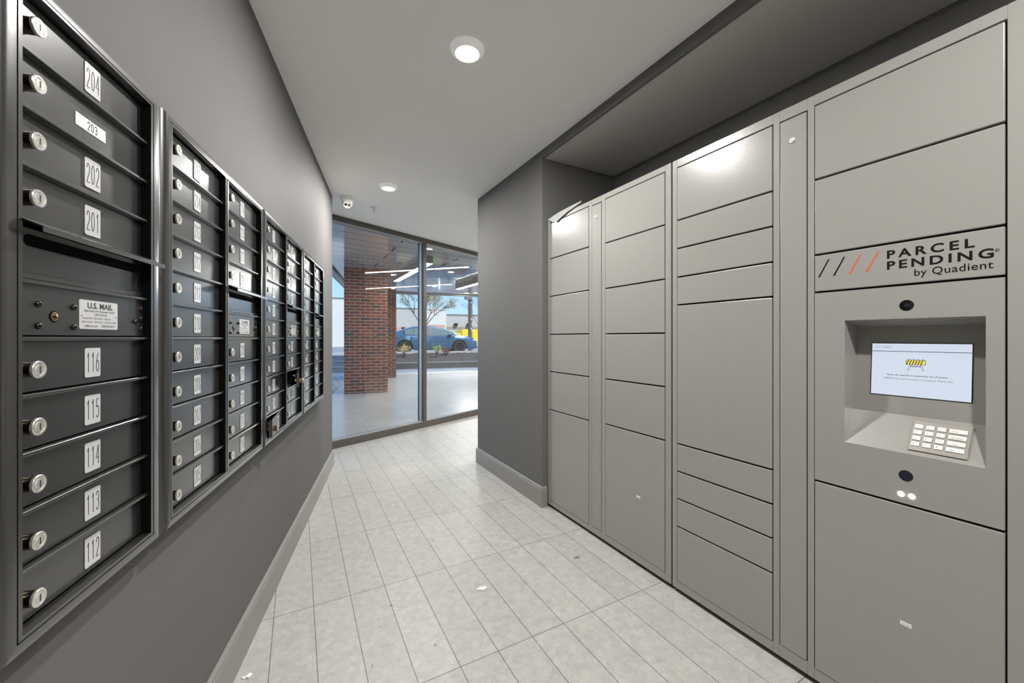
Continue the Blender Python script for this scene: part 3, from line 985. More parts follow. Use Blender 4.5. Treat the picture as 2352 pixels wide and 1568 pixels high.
# the terminal panel with its recess
kp = MB()
X0, X1, Z0, Z1 = 0.6148, 1.0485, 0.7436, 1.4105
yf, yk = -0.0015, 0.018
def ring(x0, x1, z0, z1, y):
    return [(x0, y, z0), (x1, y, z0), (x1, y, z1), (x0, y, z1)]
v = ring(X0, X1, Z0, Z1, yf) + ring(RX0, RX1, RZ0, RZ1, yf) + ring(X0, X1, Z0, Z1, yk)
v += [(RX0, 0.0685, 1.004), (RX1, 0.0685, 1.004), (RX1, 0.0880, 1.290), (RX0, 0.0880, 1.290)]
f = [(0, 1, 5, 4), (1, 2, 6, 5), (2, 3, 7, 6), (3, 0, 4, 7), (0, 8, 9, 1), (1, 9, 10, 2), (2, 10, 11, 3), (3, 11, 8, 0),
     (4, 5, 13, 12), (5, 6, 14, 13), (6, 7, 15, 14), (7, 4, 12, 15), (12, 13, 14, 15)]
kp.add(v, f)
term = kp.build('terminal_panel', 'locker', tb)
vg = MB()
for cxv in (0.765, 0.955):
    for i in range(10):
        xx = cxv - 0.027 + i * 0.006
        vg.add([(xx, 0.030, 1.3032 - .0003), (xx + .0018, 0.030, 1.3032 - .0003), (xx + .0058, 0.044, 1.3002 - .0003), (xx + .004, 0.044, 1.3002 - .0003)], [(0, 1, 2, 3)])
vg.build('speaker_slots', 'gap', term)
def disc(mb, x, z, r, y0, y1, m=0, n=28):
    mb.lathe([(r, 0), (r, abs(y1 - y0)), (0, abs(y1 - y0))], m, n, Matrix.Translation((x, y0, z)) @ ROT_OUT, cap=False)
cm = MB()
disc(cm, 1.343 - 0.4848, 1.350, 0.0165, yf, yf - 0.0006, 0)
cm.lathe([(0.0060, 0), (0.0052, 0.0006), (0, 0.0007)], 1, 18, Matrix.Translation((1.343 - 0.4848, yf - .0006, 1.350)) @ ROT_OUT, cap=False)
cm.build('camera_window', ['camblack', 'scanlens'], term, smooth=True, smooth_angle=30)
sc = MB()
disc(sc, 1.343 - 0.4866, 0.8294, 0.0165, yf, yf - 0.0006, 0)
sc.build('scanner_window', 'scanlens', term)
le = MB()
for yy, zz in ((0.4975, 0.7700), (0.4735, 0.7705)):
    disc(le, 1.343 - yy, zz, 0.0072, yf, yf - 0.0008, 0)
le.build('scanner_light', 'led', term)
# screen: on the sloping back of the recess
def back_y(z): return 0.0685 + (z - 1.004) * (0.0880 - 0.0685) / (1.290 - 1.004)
TILT = math.atan((0.0880 - 0.0685) / (1.290 - 1.004))
sx0, sx1, sz0, sz1 = 0.7475, 0.9742, 1.0640, 1.2320
szc = (sz0 + sz1) / 2
so_loc = (0, back_y(szc), szc)
sb = MB()
h2 = (sz1 - sz0) / 2 / math.cos(TILT)
sb.box(sx0 - 0.002, sx1 + 0.002, -0.0012, 0.002, -h2 - 0.002, h2 + 0.002, 1)
sb.box(sx0, sx1, -0.0016, -0.0011, -h2, h2, 0)
ye = -0.0019
sb.box(sx0, sx1, ye, ye + .0002, h2 - 0.0262, h2 - 0.0244, 2)
for i in range(4):
    xa = 0.7545 + i * 0.0060
    sb.add([(xa, ye, h2 - 0.0150), (xa + .0008, ye, h2 - 0.0150), (xa + .0044, ye, h2 - 0.0072), (xa + .0036, ye, h2 - 0.0072)], [(0, 1, 2, 3)], 2)
sb.text('PARCEL', 0.7790, h2 - 0.0102, 0.0048, ye, 2, space=1.2, fit=0.0180)
sb.text('PENDING', 0.7790, h2 - 0.0152, 0.0048, ye, 2, space=1.2, fit=0.0215)
# barrier drawing
bx, bz = 0.8555, 0.0250
slab(sb, rounded(bx - 0.0228, bx + 0.0228, bz - 0.0082, bz + 0.0082, 0.003), -0.0016, ye, 2)
slab(sb, rounded(bx - 0.0215, bx + 0.0215, bz - 0.0069, bz + 0.0069, 0.0022), ye, ye - .0002, 3)
for i in range(6):
    xa = bx - 0.0185 + i * 0.0065
    sb.add([(xa - .0038, ye - .0004, bz - .0066), (xa - .0010, ye - .0004, bz - .0066), (xa + .0038, ye - .0004, bz + .0066), (xa + .0010, ye - .0004, bz + .0066)], [(0, 1, 2, 3)], 2)
for i in range(4):
    slab(sb, rounded(bx - 0.0172 + i * 0.0105, bx - 0.0132 + i * 0.0105, bz + 0.0080, bz + 0.0118, 0.0015), -0.0016, ye, 2)
    slab(sb, rounded(bx - 0.0164 + i * 0.0105, bx - 0.0140 + i * 0.0105, bz + 0.0082, bz + 0.0110, 0.001), ye, ye - .0002, 4)
for s in (-1, 1):
    sb.ribbon([(bx + s * 0.0125, bz - 0.0082), (bx + s * 0.0170, bz - 0.0240)], 0.0036, .0003, 2, Matrix.Translation((0, -0.0016, 0)))
    sb.ribbon([(bx + s * 0.0128, bz - 0.0092), (bx + s * 0.0168, bz - 0.0232)], 0.0018, .0005, 4, Matrix.Translation((0, -0.0016, 0)))
sb.ribbon([(bx - 0.0135, bz - 0.0128), (bx + 0.0135, bz - 0.0128)], 0.0022, .0003, 2, Matrix.Translation((0, -0.0016, 0)))
sb.text('Sorry, the machine is temporarily out of service', 0.7880, -0.0195, 0.0070, ye, 2, bold=0.00012, fit=0.1380)
sb.text('ERR030: Data synchronization in progress, Please wait', 0.7800, -0.0312, 0.0068, ye, 2, fit=0.1570)
sb.build('screen', ['screen', 'camblack', 'scrgrey', 'scryellow', 'scrwhite'], tb, so_loc, (-TILT, 0, 0))
# keypad on the sloping shelf
SL = math.hypot(0.0685, 0.1065)
SA = math.atan2(0.1065, 0.0685)              # shelf rises inwards
k0x, k1x, k0s, k1s = 0.8583, 0.9815, 0.0135, 0.1130
kroot_loc = (0, -0.0015, RZ0)
kb = MB()
# local frame: x along the shelf, y up the slope, z out of it
kb.box(k0x, k1x, k0s, k1s, 0.0002, 0.0040, 0, 0.0010)
kpad = kb.build('keypad', 'keypad', tb, kroot_loc, (SA, 0, 0))
LEG = [['1', '2', '3', 'Enter'], ['4', '5', '6', 'Backspace'], ['7', '8', '9', 'Cancel'], ['', '0', '', 'Space']]
KW, KH = k1x - k0x, k1s - k0s
for r in range(4):
    for c in range(4):
        cx = k0x + KW * (0.118, 0.318, 0.518, 0.790)[c]
        cs = k1s - KH * (0.205, 0.400, 0.595, 0.790)[r]
        hw = KW * (0.072 if c < 3 else 0.148)
        hh = KH * 0.066
        key = MB()
        key.box(-hw, hw, -hh, hh, 0.0035, 0.0068, 0, 0.0012, 2)
        t = LEG[r][c]
        if t:
            v_, f_ = text_mesh(t, 0.0072 if c < 3 else 0.0058)
            mnx = min(p[0] for p in v_)
            key.add([(p[0] - mnx - hw * (0.55 if c < 3 else 0.62), p[1] - 0.0030, 0.00695) for p in v_], f_, 1)
        else:
            d_ = 1 if c == 0 else -1
            key.add([(-hw * .55, -0.002 * d_, .00695), (-hw * .2, -0.002 * d_, .00695), (-hw * .375, 0.0026 * d_, .00695)], [(0, 1, 2)], 1)
        key.build('key', ['key', 'ink'], kpad, (cx, cs, 0))

# thin plastic film left on the first locker's top edge
fm = MB()
fpts = [(2.447, 2.128, -.004), (2.33, 2.152, .012), (2.20, 2.160, .02), (2.07, 2.158, .015), (2.06, 2.137, -.004), (2.19, 2.118, -.006), (2.285, 2.093, -.008), (2.33, 2.078, -.008), (2.41, 2.108, -.006)]
vv = [(LF + d - 0.003, y, z) for y, z, d in fpts]
vv2 = [(x - 0.0012, y, z) for x, y, z in vv]
n = len(vv)
fm.add(vv + vv2, [(0, 1, 8), (8, 1, 7), (1, 2, 6), (7, 1, 6), (2, 3, 5), (2, 5, 6), (3, 4, 5)] +
       [(n + 8, n + 1, n), (n + 7, n + 1, n + 8), (n + 6, n + 2, n + 1), (n + 6, n + 1, n + 7), (n + 5, n + 3, n + 2), (n + 6, n + 5, n + 2), (n + 5, n + 4, n + 3)] +
       [(i, n + i, n + (i + 1) % n, (i + 1) % n) for i in range(n)])
tag(fm.build('plastic_film', 'film'), 'loose scrap of clear plastic film on top corner of the locker by the pillar', 'film')

# ------------------------------------------------------------------ ceiling fittings
def lamp_light(name, parent, energy, size, z, color=(1.0, 0.982, 0.96)):
    l = bpy.data.lights.new(name, 'AREA')
    l.shape = 'DISK'
    l.size = size
    l.energy = energy
    l.color = color
    o = bpy.data.objects.new(name, l)
    COL.objects.link(o)
    o.parent = parent
    o.location = (0, 0, z)
    return o
def downlight():
    root = empty('ceiling_downlight', (0, 0, CZ))
    MB().lathe([(0.082, 0.0), (0.082, -0.004), (0.078, -0.012), (0.066, -0.024), (0.059, -0.028), (0.056, -0.026)], 0, 40, cap=False).build('trim_ring', 'lamprim', root, smooth=True, smooth_angle=50)
    MB().lathe([(0.057, -0.0262), (0.045, -0.0290), (0.0, -0.0305)], 0, 32, cap=False).build('lamp_lens', 'lens', root, smooth=True)
    lamp_light('lamp', root, LAMP_W, 0.10, -0.033)
    return root
dl = downlight()
dl.location = (0.717, 1.775, CZ)
tag(dl, 'round white ceiling downlight nearest the viewpoint, over the middle of the corridor', 'ceiling light', 'round corridor downlights')
d2 = copy_tree(dl)
d2.location = (0.728, 3.725, CZ)
tag(d2, 'round white ceiling downlight next to the ceiling camera near the glass', 'ceiling light', 'round corridor downlights')
for i, (x, y, lab) in enumerate(((0.72, -0.20, 'unseen round downlight added just behind the viewpoint'), (0.70, -2.10, 'unseen round downlight added at the closed rear of the corridor'))):  # unseen lamps added behind the viewpoint to light the corridor
    d = copy_tree(dl)
    d.location = (x, y, CZ)
    tag(d, lab, 'ceiling light', 'round corridor downlights')
# lobby on the far side of the pillar: its lamps are seen mirrored in the glass
for i, (x, y) in enumerate(((4.17, 3.66), (4.08, 5.0), (6.33, 2.5), (6.13, 3.8))):
    d = copy_tree(dl)
    d.location = (x, y, CZ)
    tag(d, 'round lobby downlight mirrored in the glass as a small bright oval', 'ceiling light', 'lobby downlights mirrored in the glass')
for i, (p, q, lab) in enumerate((((3.93, 2.6), (3.63, 5.52), 'long lobby strip light mirrored in the glass as the upper bright line'),
                                 ((6.42, 0.9), (5.90, 4.36), 'long lobby strip light mirrored in the glass as the lower bright line'))):
    L = math.hypot(q[0] - p[0], q[1] - p[1])
    r = empty('strip_light', (p[0], p[1], CZ - 0.002), math.atan2(q[1] - p[1], q[0] - p[0]))
    MB().box(0, L, -0.065, 0.065, -0.02, 0, 0, 0.002).build('housing', 'lampwhite', r)
    MB().box(0.01, L - 0.01, -0.055, 0.055, -0.024, -0.018).build('diffuser', 'strip', r)
    tag(r, lab, 'strip light', 'lobby strip lights')

# turret camera
cr = empty('ceiling_camera', (0.426, 4.215, CZ))
MB().lathe([(0.066, 0), (0.066, -0.006), (0.064, -0.026), (0.056, -0.040), (0.050, -0.046), (0, -0.046)], 0, 32, cap=False).build('base', 'lampwhite', cr, smooth=True, smooth_angle=40)
aim = Vector((0.06, -0.75, -0.65)).normalized()
q = aim.to_track_quat('Z', 'Y').to_matrix().to_4x4()
ball_c = Vector((0, 0, -0.058))
R = 0.052
prof = [(R * math.sin(a), -R * math.cos(a)) for a in [PI * i / 16 for i in range(1, 13)]]
hz = prof[-1][1]
prof += [(prof[-1][0] * 0.96, hz - 0.003), (0, hz - 0.003)]
MB().lathe(prof, 0, 32, Matrix.Translation(ball_c) @ q, cap=False).build('camera_ball', 'lampwhite', cr, smooth=True, smooth_angle=40)
for s, r_ in ((-1, 0.0125), (1, 0.0125)):
    xf = Matrix.Translation(ball_c) @ q @ Matrix.Translation((s * 0.0165, -0.002, hz - 0.004))
    lo = MB()
    lo.lathe([(r_, 0), (r_, 0.0035), (r_ * .8, 0.0035), (r_ * .75, 0.002), (0, 0.002)], 0, 20, xf, cap=False)
    if s > 0:
        lo.lathe([(r_ * .42, 0.002), (r_ * .3, 0.0036), (0, 0.0038)], 1, 14, xf, cap=False)
    lo.build('camera_lens', ['camblack', 'plate'], cr, smooth=True, smooth_angle=40)
tag(cr, 'white turret security camera with two dark lenses under the ceiling', 'camera')
# sprinkler
sr = empty('fire_sprinkler', (0.709, 4.385, CZ))
MB().lathe([(0.036, 0), (0.036, -0.003), (0.030, -0.007), (0.014, -0.009), (0, -0.009)], 0, 28, cap=False).build('ceiling_plate', 'chrome', sr, smooth=True, smooth_angle=40)
sp = MB()
sp.tube((0, 0, -0.009), (0, 0, -0.020), 0.009, 0.009, 0, 14)
for s in (-1, 1):
    for a, c in (((s * 0.008, 0, -0.018), (s * 0.014, 0, -0.032)), ((s * 0.014, 0, -0.032), (s * 0.003, 0, -0.050))):
        sp.tube(a, c, 0.0022, 0.0022, 0, 8)
sp.build('sprinkler_frame', 'chrome', sr, smooth=True, smooth_angle=40)
MB().tube((0, 0, -0.020), (0, 0, -0.046), 0.002, 0.002, 0, 8).build('glass_bulb', 'brass', sr)
MB().lathe([(0.004, -0.050), (0.017, -0.052), (0.017, -0.0535), (0.0, -0.0535)], 0, 20, cap=False).build('deflector', 'chrome', sr)
tag(sr, 'small chrome fire sprinkler head hanging from ceiling near the glass', 'sprinkler')

# litter on the floor
def scrap(name, loc, size, matname, label, cat, seed, flat=0.004):
    rnd = random.Random(seed)
    mb = MB()
    n = 11
    pts = [(size * (0.35 + 0.65 * rnd.random()) * math.cos(2 * PI * i / n), size * (0.35 + 0.65 * rnd.random()) * 0.6 * math.sin(2 * PI * i / n)) for i in range(n)]
    v = [(0, 0, flat)] + [(x, y, flat * (0.2 + rnd.random())) for x, y in pts] + [(x, y, 0) for x, y in pts]
    f = [(0, 1 + i, 1 + (i + 1) % n) for i in range(n)] + [(1 + (i + 1) % n, 1 + i, 1 + n + i, 1 + n + (i + 1) % n) for i in range(n)]
    mb.add(v, f)
    o = mb.build(name, matname, None, loc)
    return tag(o, label, cat)
scrap('paper_scrap', (0.808, 1.800, 0.0006), 0.034, 'paper', 'torn white paper scrap lying on a tile joint mid floor', 'litter', 3, 0.007)
scrap('paper_scrap', (-0.165, 1.745, 0.0006), 0.022, 'paper', 'white paper scrap against the left baseboard at the photo bottom', 'litter', 5, 0.006)
scrap('dirt_clump', (1.395, 1.800, 0.0006), 0.026, 'debris', 'grey clump of dirt on the floor close to the lockers', 'litter', 9, 0.004)

# ------------------------------------------------------------------ outside
EA = math.radians(-7.5)
EC, ES = math.cos(EA), math.sin(EA)
def EW(a, c, z=0.0):
    """street frame (along kerb, away from building) to world"""
    return (EC * a - ES * c, ES * a + EC * c, z)
def epoly(pts): return [EW(a, c)[:2] for a, c in pts]
def wpt(t, off):
    return (W0[0] + WC * t - WS * off, W0[1] + WS * t + WC * off)
# porch slab outside the glass, paving, road
porch = [wpt(-0.9, 0.06), wpt(9.6, 0.06), EW(14, 9)[:2], EW(14, 14.5)[:2], EW(-0.2, 14.5)[:2], EW(-1.0, 5.2)[:2]]
structure(MB().prism(porch, -0.12, -0.02).build('floor_porch', 'porch'))
structure(MB().prism(epoly([(-16, 2.5), (0.2, 2.5), (0.2, 14.52), (14, 14.52), (14, 17.0), (-16, 17.0)]), -0.16, -0.035).build('ground_paving', 'cobble'))
structure(MB().prism(epoly([(-40, 20.15), (60, 20.15), (60, 41), (-40, 41)]), 0.30, 0.44).build('ground_road', 'asphalt'))
# steps up to the road on the left
st = MB()
for i in range(3):
    st.prism(epoly([(-9, 16.0 + 0.32 * i), (0.9, 16.0 + 0.32 * i), (0.9, 20.1), (-9, 20.1)]), -0.02 + 0.2 * i - (0.02 if i == 0 else 0), -0.02 + 0.2 * (i + 1) - 0.028, 0)
    st.prism(epoly([(-9, 15.98 + 0.32 * i), (0.9, 15.98 + 0.32 * i), (0.9, 20.1), (-9, 20.1)]), -0.02 + 0.2 * (i + 1) - 0.028, -0.02 + 0.2 * (i + 1), 1)
tag(st.build('outdoor_steps', ['stone', 'concrete']), 'three broad grey stone steps outside, left of the brick pillar', 'steps')
# planting bed
structure(MB().prism(epoly([(0.95, 16.9), (30, 16.9), (30, 17.12), (0.95, 17.12)]), -0.04, 0.205).build('trim_front_kerb', 'darkconc'))
structure(MB().prism(epoly([(0.95, 16.88), (30, 16.88), (30, 17.12), (0.95, 17.12)]), 0.205, 0.225).build('trim_kerb_top', 'concrete'))
structure(MB().prism(epoly([(-0.2, 14.40), (14, 14.40), (14, 14.54), (-0.2, 14.54)]), -0.03, -0.017).build('trim_porch_edge', 'bwhite'))
structure(MB().prism(epoly([(-9, 19.85), (30, 19.85), (30, 20.1), (-9, 20.1)]), 0.3, 0.585).build('trim_road_kerb', 'concrete'))
bed = MB()
nx_, ny_ = 90, 18
rnd = random.Random(4)
v, f = [], []
for j in range(ny_ + 1):
    for i in range(nx_ + 1):
        a = 0.95 + 14.05 * i / nx_
        c = 17.1 + 2.76 * j / ny_
        v.append(EW(a, c, 0.17 + 0.33 * j / ny_ + rnd.uniform(-.025, .025)))
for j in range(ny_):
    for i in range(nx_):
        k = j * (nx_ + 1) + i
        f.append((k, k + 1, k + nx_ + 2, k + nx_ + 1))
bed.add(v, f)
tag(bed.build('mulch_bed', 'mulch'), 'dark mulch in the raised planting bed outside', 'mulch', kind='stuff')

# brick pillars
def brick_pillar(x0, y0, w, d, rz, label):
    root = None
    mb = MB()
    mb.box(0, w, 0, d, -0.06, 2.86)
    o = mb.build('brick_pillar', 'brick', None, (x0, y0, 0), (0, 0, rz))
    me = o.data
    uv = me.uv_layers.new(name='UVMap')
    for p in me.polygons:
        for li in p.loop_indices:
            c = me.vertices[me.loops[li].vertex_index].co
            u = c.x if abs(p.normal.y) > 0.5 else c.y + 0.1145 + w
            uv.data[li].uv = (u, c.z + 0.06)
    return tag(o, label, 'pillar', 'brick pillars under the canopy')
brick_pillar(0.914, 9.67, 0.947, 0.95, EA, 'wide red brick pillar under the canopy, nearer the glass')
brick_pillar(1.834, 13.04, 0.947, 0.95, EA, 'farther red brick pillar, half hidden behind the wide one')

# canopy with plank soffit
can = MB()
can.prism(epoly([(-1.13, 2.6), (13, 2.6), (13, 14.25), (-0.243, 14.25)]), 2.85, 3.2)
structure(can.build('ceiling_canopy', 'soffit'))
fa = MB()
fa.prism(epoly([(-1.31, 2.6), (-1.13, 2.6), (-0.23, 14.42), (-0.41, 14.42)]), 2.80, 3.25)
fa.prism(epoly([(-0.243, 14.25), (13, 14.25), (13, 14.42), (-0.23, 14.42)]), 2.80, 3.25)
structure(fa.build('trim_canopy_fascia', 'canopyedge'))
structure(MB().prism([wpt(-1.3, 0.30), wpt(9.7, 0.30), wpt(9.7, 0.03), wpt(-1.3, 0.03)][::-1], CZ + 0.0, 2.85).build('wall_above_glass', 'canopyedge'))
sl = MB()
for x, y in ((1.51, 6.52), (1.51, 7.26), (1.51, 8.0), (2.83, 7.65), (2.80, 8.3), (2.8, 9.1), (1.5, 9.0), (4.1, 8.6), (2.8, 10.2), (4.1, 9.6)):
    sl.box(x - 0.012, x + 0.012, y - 0.16, y + 0.16, 2.8475, 2.851)
structure(sl.build('trim_soffit_joints', 'gap'))
def light_box(x0, y0, x1, y1, w, label):
    L = math.hypot(x1 - x0, y1 - y0)
    r = empty('canopy_light_box', (x0, y0, 2.85), math.atan2(y1 - y0, x1 - x0))
    hb = MB()
    hb.box(0, L, -w / 2, w / 2, -0.136, 0.0, 0, 0.003)
    hb.build('housing', 'canopybox', r)
    MB().box(0.015, L - 0.015, -w / 2 + 0.012, w / 2 - 0.012, -0.1405, -0.135).build('diffuser', 'boxlight', r)
    return tag(r, label, 'light', 'box lights under the canopy')
light_box(2.265, 7.56, 2.225, 10.38, 0.145, 'long box light under the canopy, just left of and behind the mullion')
light_box(4.27, 9.0, 4.21, 11.19, 0.145, 'box light under the canopy at the right edge of the glass')
for x, y, lab in ((5.25, 13.05, 'small canopy downlight left of its twin by the utility pole'), (5.50, 12.84, 'small canopy downlight at the far right edge of the glass')):
    r = empty('canopy_downlight', (x, y, 2.85))
    MB().lathe([(0.10, 0), (0.10, -0.006), (0.085, -0.010)], 0, 24, cap=False).build('trim_ring', 'lampwhite', r)
    MB().lathe([(0.085, -0.009), (0, -0.010)], 0, 24, cap=False).build('lamp_lens', 'lens', r)
    lamp_light('lamp', r, 105, 0.15, -0.014)
    tag(r, lab, 'ceiling light', 'canopy downlights')

# ---- shrubs
def leafy(mb, pts, size, rnd, m=0):
    for p in pts:
        a = Vector((rnd.uniform(-1, 1), rnd.uniform(-1, 1), rnd.uniform(-1, 1))).normalized()
        b2 = a.cross(Vector((rnd.uniform(-1, 1), rnd.uniform(-1, 1), rnd.uniform(-1, 1)))).normalized()
        s = size * rnd.uniform(0.6, 1.3)
        p = Vector(p)
        mb.add([p - a * s, p + b2 * s * .45, p + a * s, p - b2 * s * .45], [(0, 1, 2, 3)], m)
def shrub(a, c, z, w, h, leafm, label, seed, n=260, low=0.25):
    rnd = random.Random(seed)
    root = empty('shrub', EW(a, c, z))
    st_ = MB()
    tips = []
    for i in range(16):
        ang = rnd.uniform(0, 2 * PI)
        rr = w * 0.5 * math.sqrt(rnd.random())
        p0 = Vector((0, 0, -0.03))
        p1 = Vector((rr * .4 * math.cos(ang), rr * .4 * math.sin(ang), h * low))
        p2 = Vector((rr * math.cos(ang), rr * math.sin(ang), h * rnd.uniform(0.65, 1.0)))
        st_.tube(p0, p1, 0.012, 0.008, 0, 5)
        st_.tube(p1, p2, 0.008, 0.003, 0, 5)
        tips.append((p1, p2))
    st_.build('stem', 'bark', root)
    lf = MB()
    pts = []
    for i in range(n):
        p1, p2 = rnd.choice(tips)
        t = rnd.uniform(0.35, 1.05)
        pts.append(p1.lerp(p2, t) + Vector((rnd.gauss(0, .045), rnd.gauss(0, .045), rnd.gauss(0, .03))))
    leafy(lf, pts, 0.030, rnd)
    lf.build('foliage', leafm, root)
    return tag(root, label, 'shrub', 'small shrubs in the planting bed')
shrub(1.85, 18.6, 0.34, 0.62, 0.62, 'twigyellow', 'straw coloured shrub in the mulch in front of the car\'s rear wheel', 1, 420, 0.4)
shrub(3.30, 18.4, 0.32, 0.36, 0.62, 'leafgreen', 'small lime green shrub in the mulch, right of the mullion', 2, 240, 0.5)
shrub(3.86, 19.0, 0.40, 0.56, 0.40, 'leafbrown', 'low rusty brown shrub in the mulch between lime shrub and front wheel', 3, 420, 0.2)

# ---- trees
def tree(a, c, z, h, spread, label, seed, nleaf, depth=4, trunk=0.085):
    rnd = random.Random(seed)
    root = empty('blossom_tree', EW(a, c, z))
    wood = MB()
    tips = []
    def grow(p, d, L, r, k):
        q_ = p + d * L
        wood.tube(p, q_, r * .8, r * 0.5, 0, 6)
        if k <= 2:
            tips.append((p, q_))
        if k == 0:
            return
        for i in range(3 if k > 1 else 3):
            nd = (d + Vector((rnd.uniform(-1, 1) * spread, rnd.uniform(-1, 1) * spread, rnd.uniform(-0.25, 0.45)))).normalized()
            grow(q_, nd, L * rnd.uniform(0.62, 0.85), r * 0.6, k - 1)
    grow(Vector((0, 0, -0.05)), Vector((0.02, 0, 1)), h * 0.30, trunk, 0) if depth == 0 else None
    base = Vector((0, 0, -0.05))
    top = Vector((0, 0, h * 0.30))
    wood.tube(base, top, trunk, trunk * .8, 0, 8)
    for dx, dy in ((-0.55, 0.1), (0.05, -0.2), (0.5, 0.15), (0.15, 0.4), (-0.2, -0.4), (0.75, -0.1)):
        grow(top, Vector((dx, dy, 0.9)).normalized(), h * 0.22, trunk * .5, depth - 1)
    wood.build('trunk', 'bark', root)
    lf = MB()
    pts = []
    for i in range(nleaf):
        p, q_ = rnd.choice(tips)
        pts.append(p.lerp(q_, rnd.random()) + Vector((rnd.gauss(0, .09), rnd.gauss(0, .09), rnd.gauss(0, .08))))
    leafy(lf, pts, 0.034, rnd)
    lf.build('foliage', 'blossom', root)
    return tag(root, label, 'tree', 'blossom trees along the road')
tree(3.42, 23.5, 0.44, 4.6, 0.75, 'pale blossoming tree standing behind the blue car, seen either side of the mullion', 11, 9000)
tree(7.75, 26.0, 0.44, 4.3, 0.6, 'bare thin tree at the right edge of the glass beside the utility pole', 12, 260, trunk=0.05)

# ---- utility pole
pr = empty('utility_pole', EW(6.40, 24.0, 0.44))
MB().tube((0, 0, -0.1), (0, 0, 7.5), 0.135, 0.12, 0, 14).build('pole', 'wood', pr, smooth=True, smooth_angle=40)
MB().box(-0.40, 0.06, -0.18, -0.02, 3.20, 3.55, 0, 0.01).build('equipment_box', 'bcap', pr)
MB().lathe([(0.150, 2.98), (0.150, 3.02)], 0, 16).build('band', 'silver', pr)
for i, z in enumerate((1.95, 1.62, 1.35, 1.20)):
    MB().box(-0.02 + .05 * (i % 2), 0.05 + .05 * (i % 2), -0.150, -0.130, z, z + 0.10, 0).build('tag_plate', 'plate', pr)
tag(pr, 'weathered wooden utility pole with grey box and small pale tags', 'utility pole')

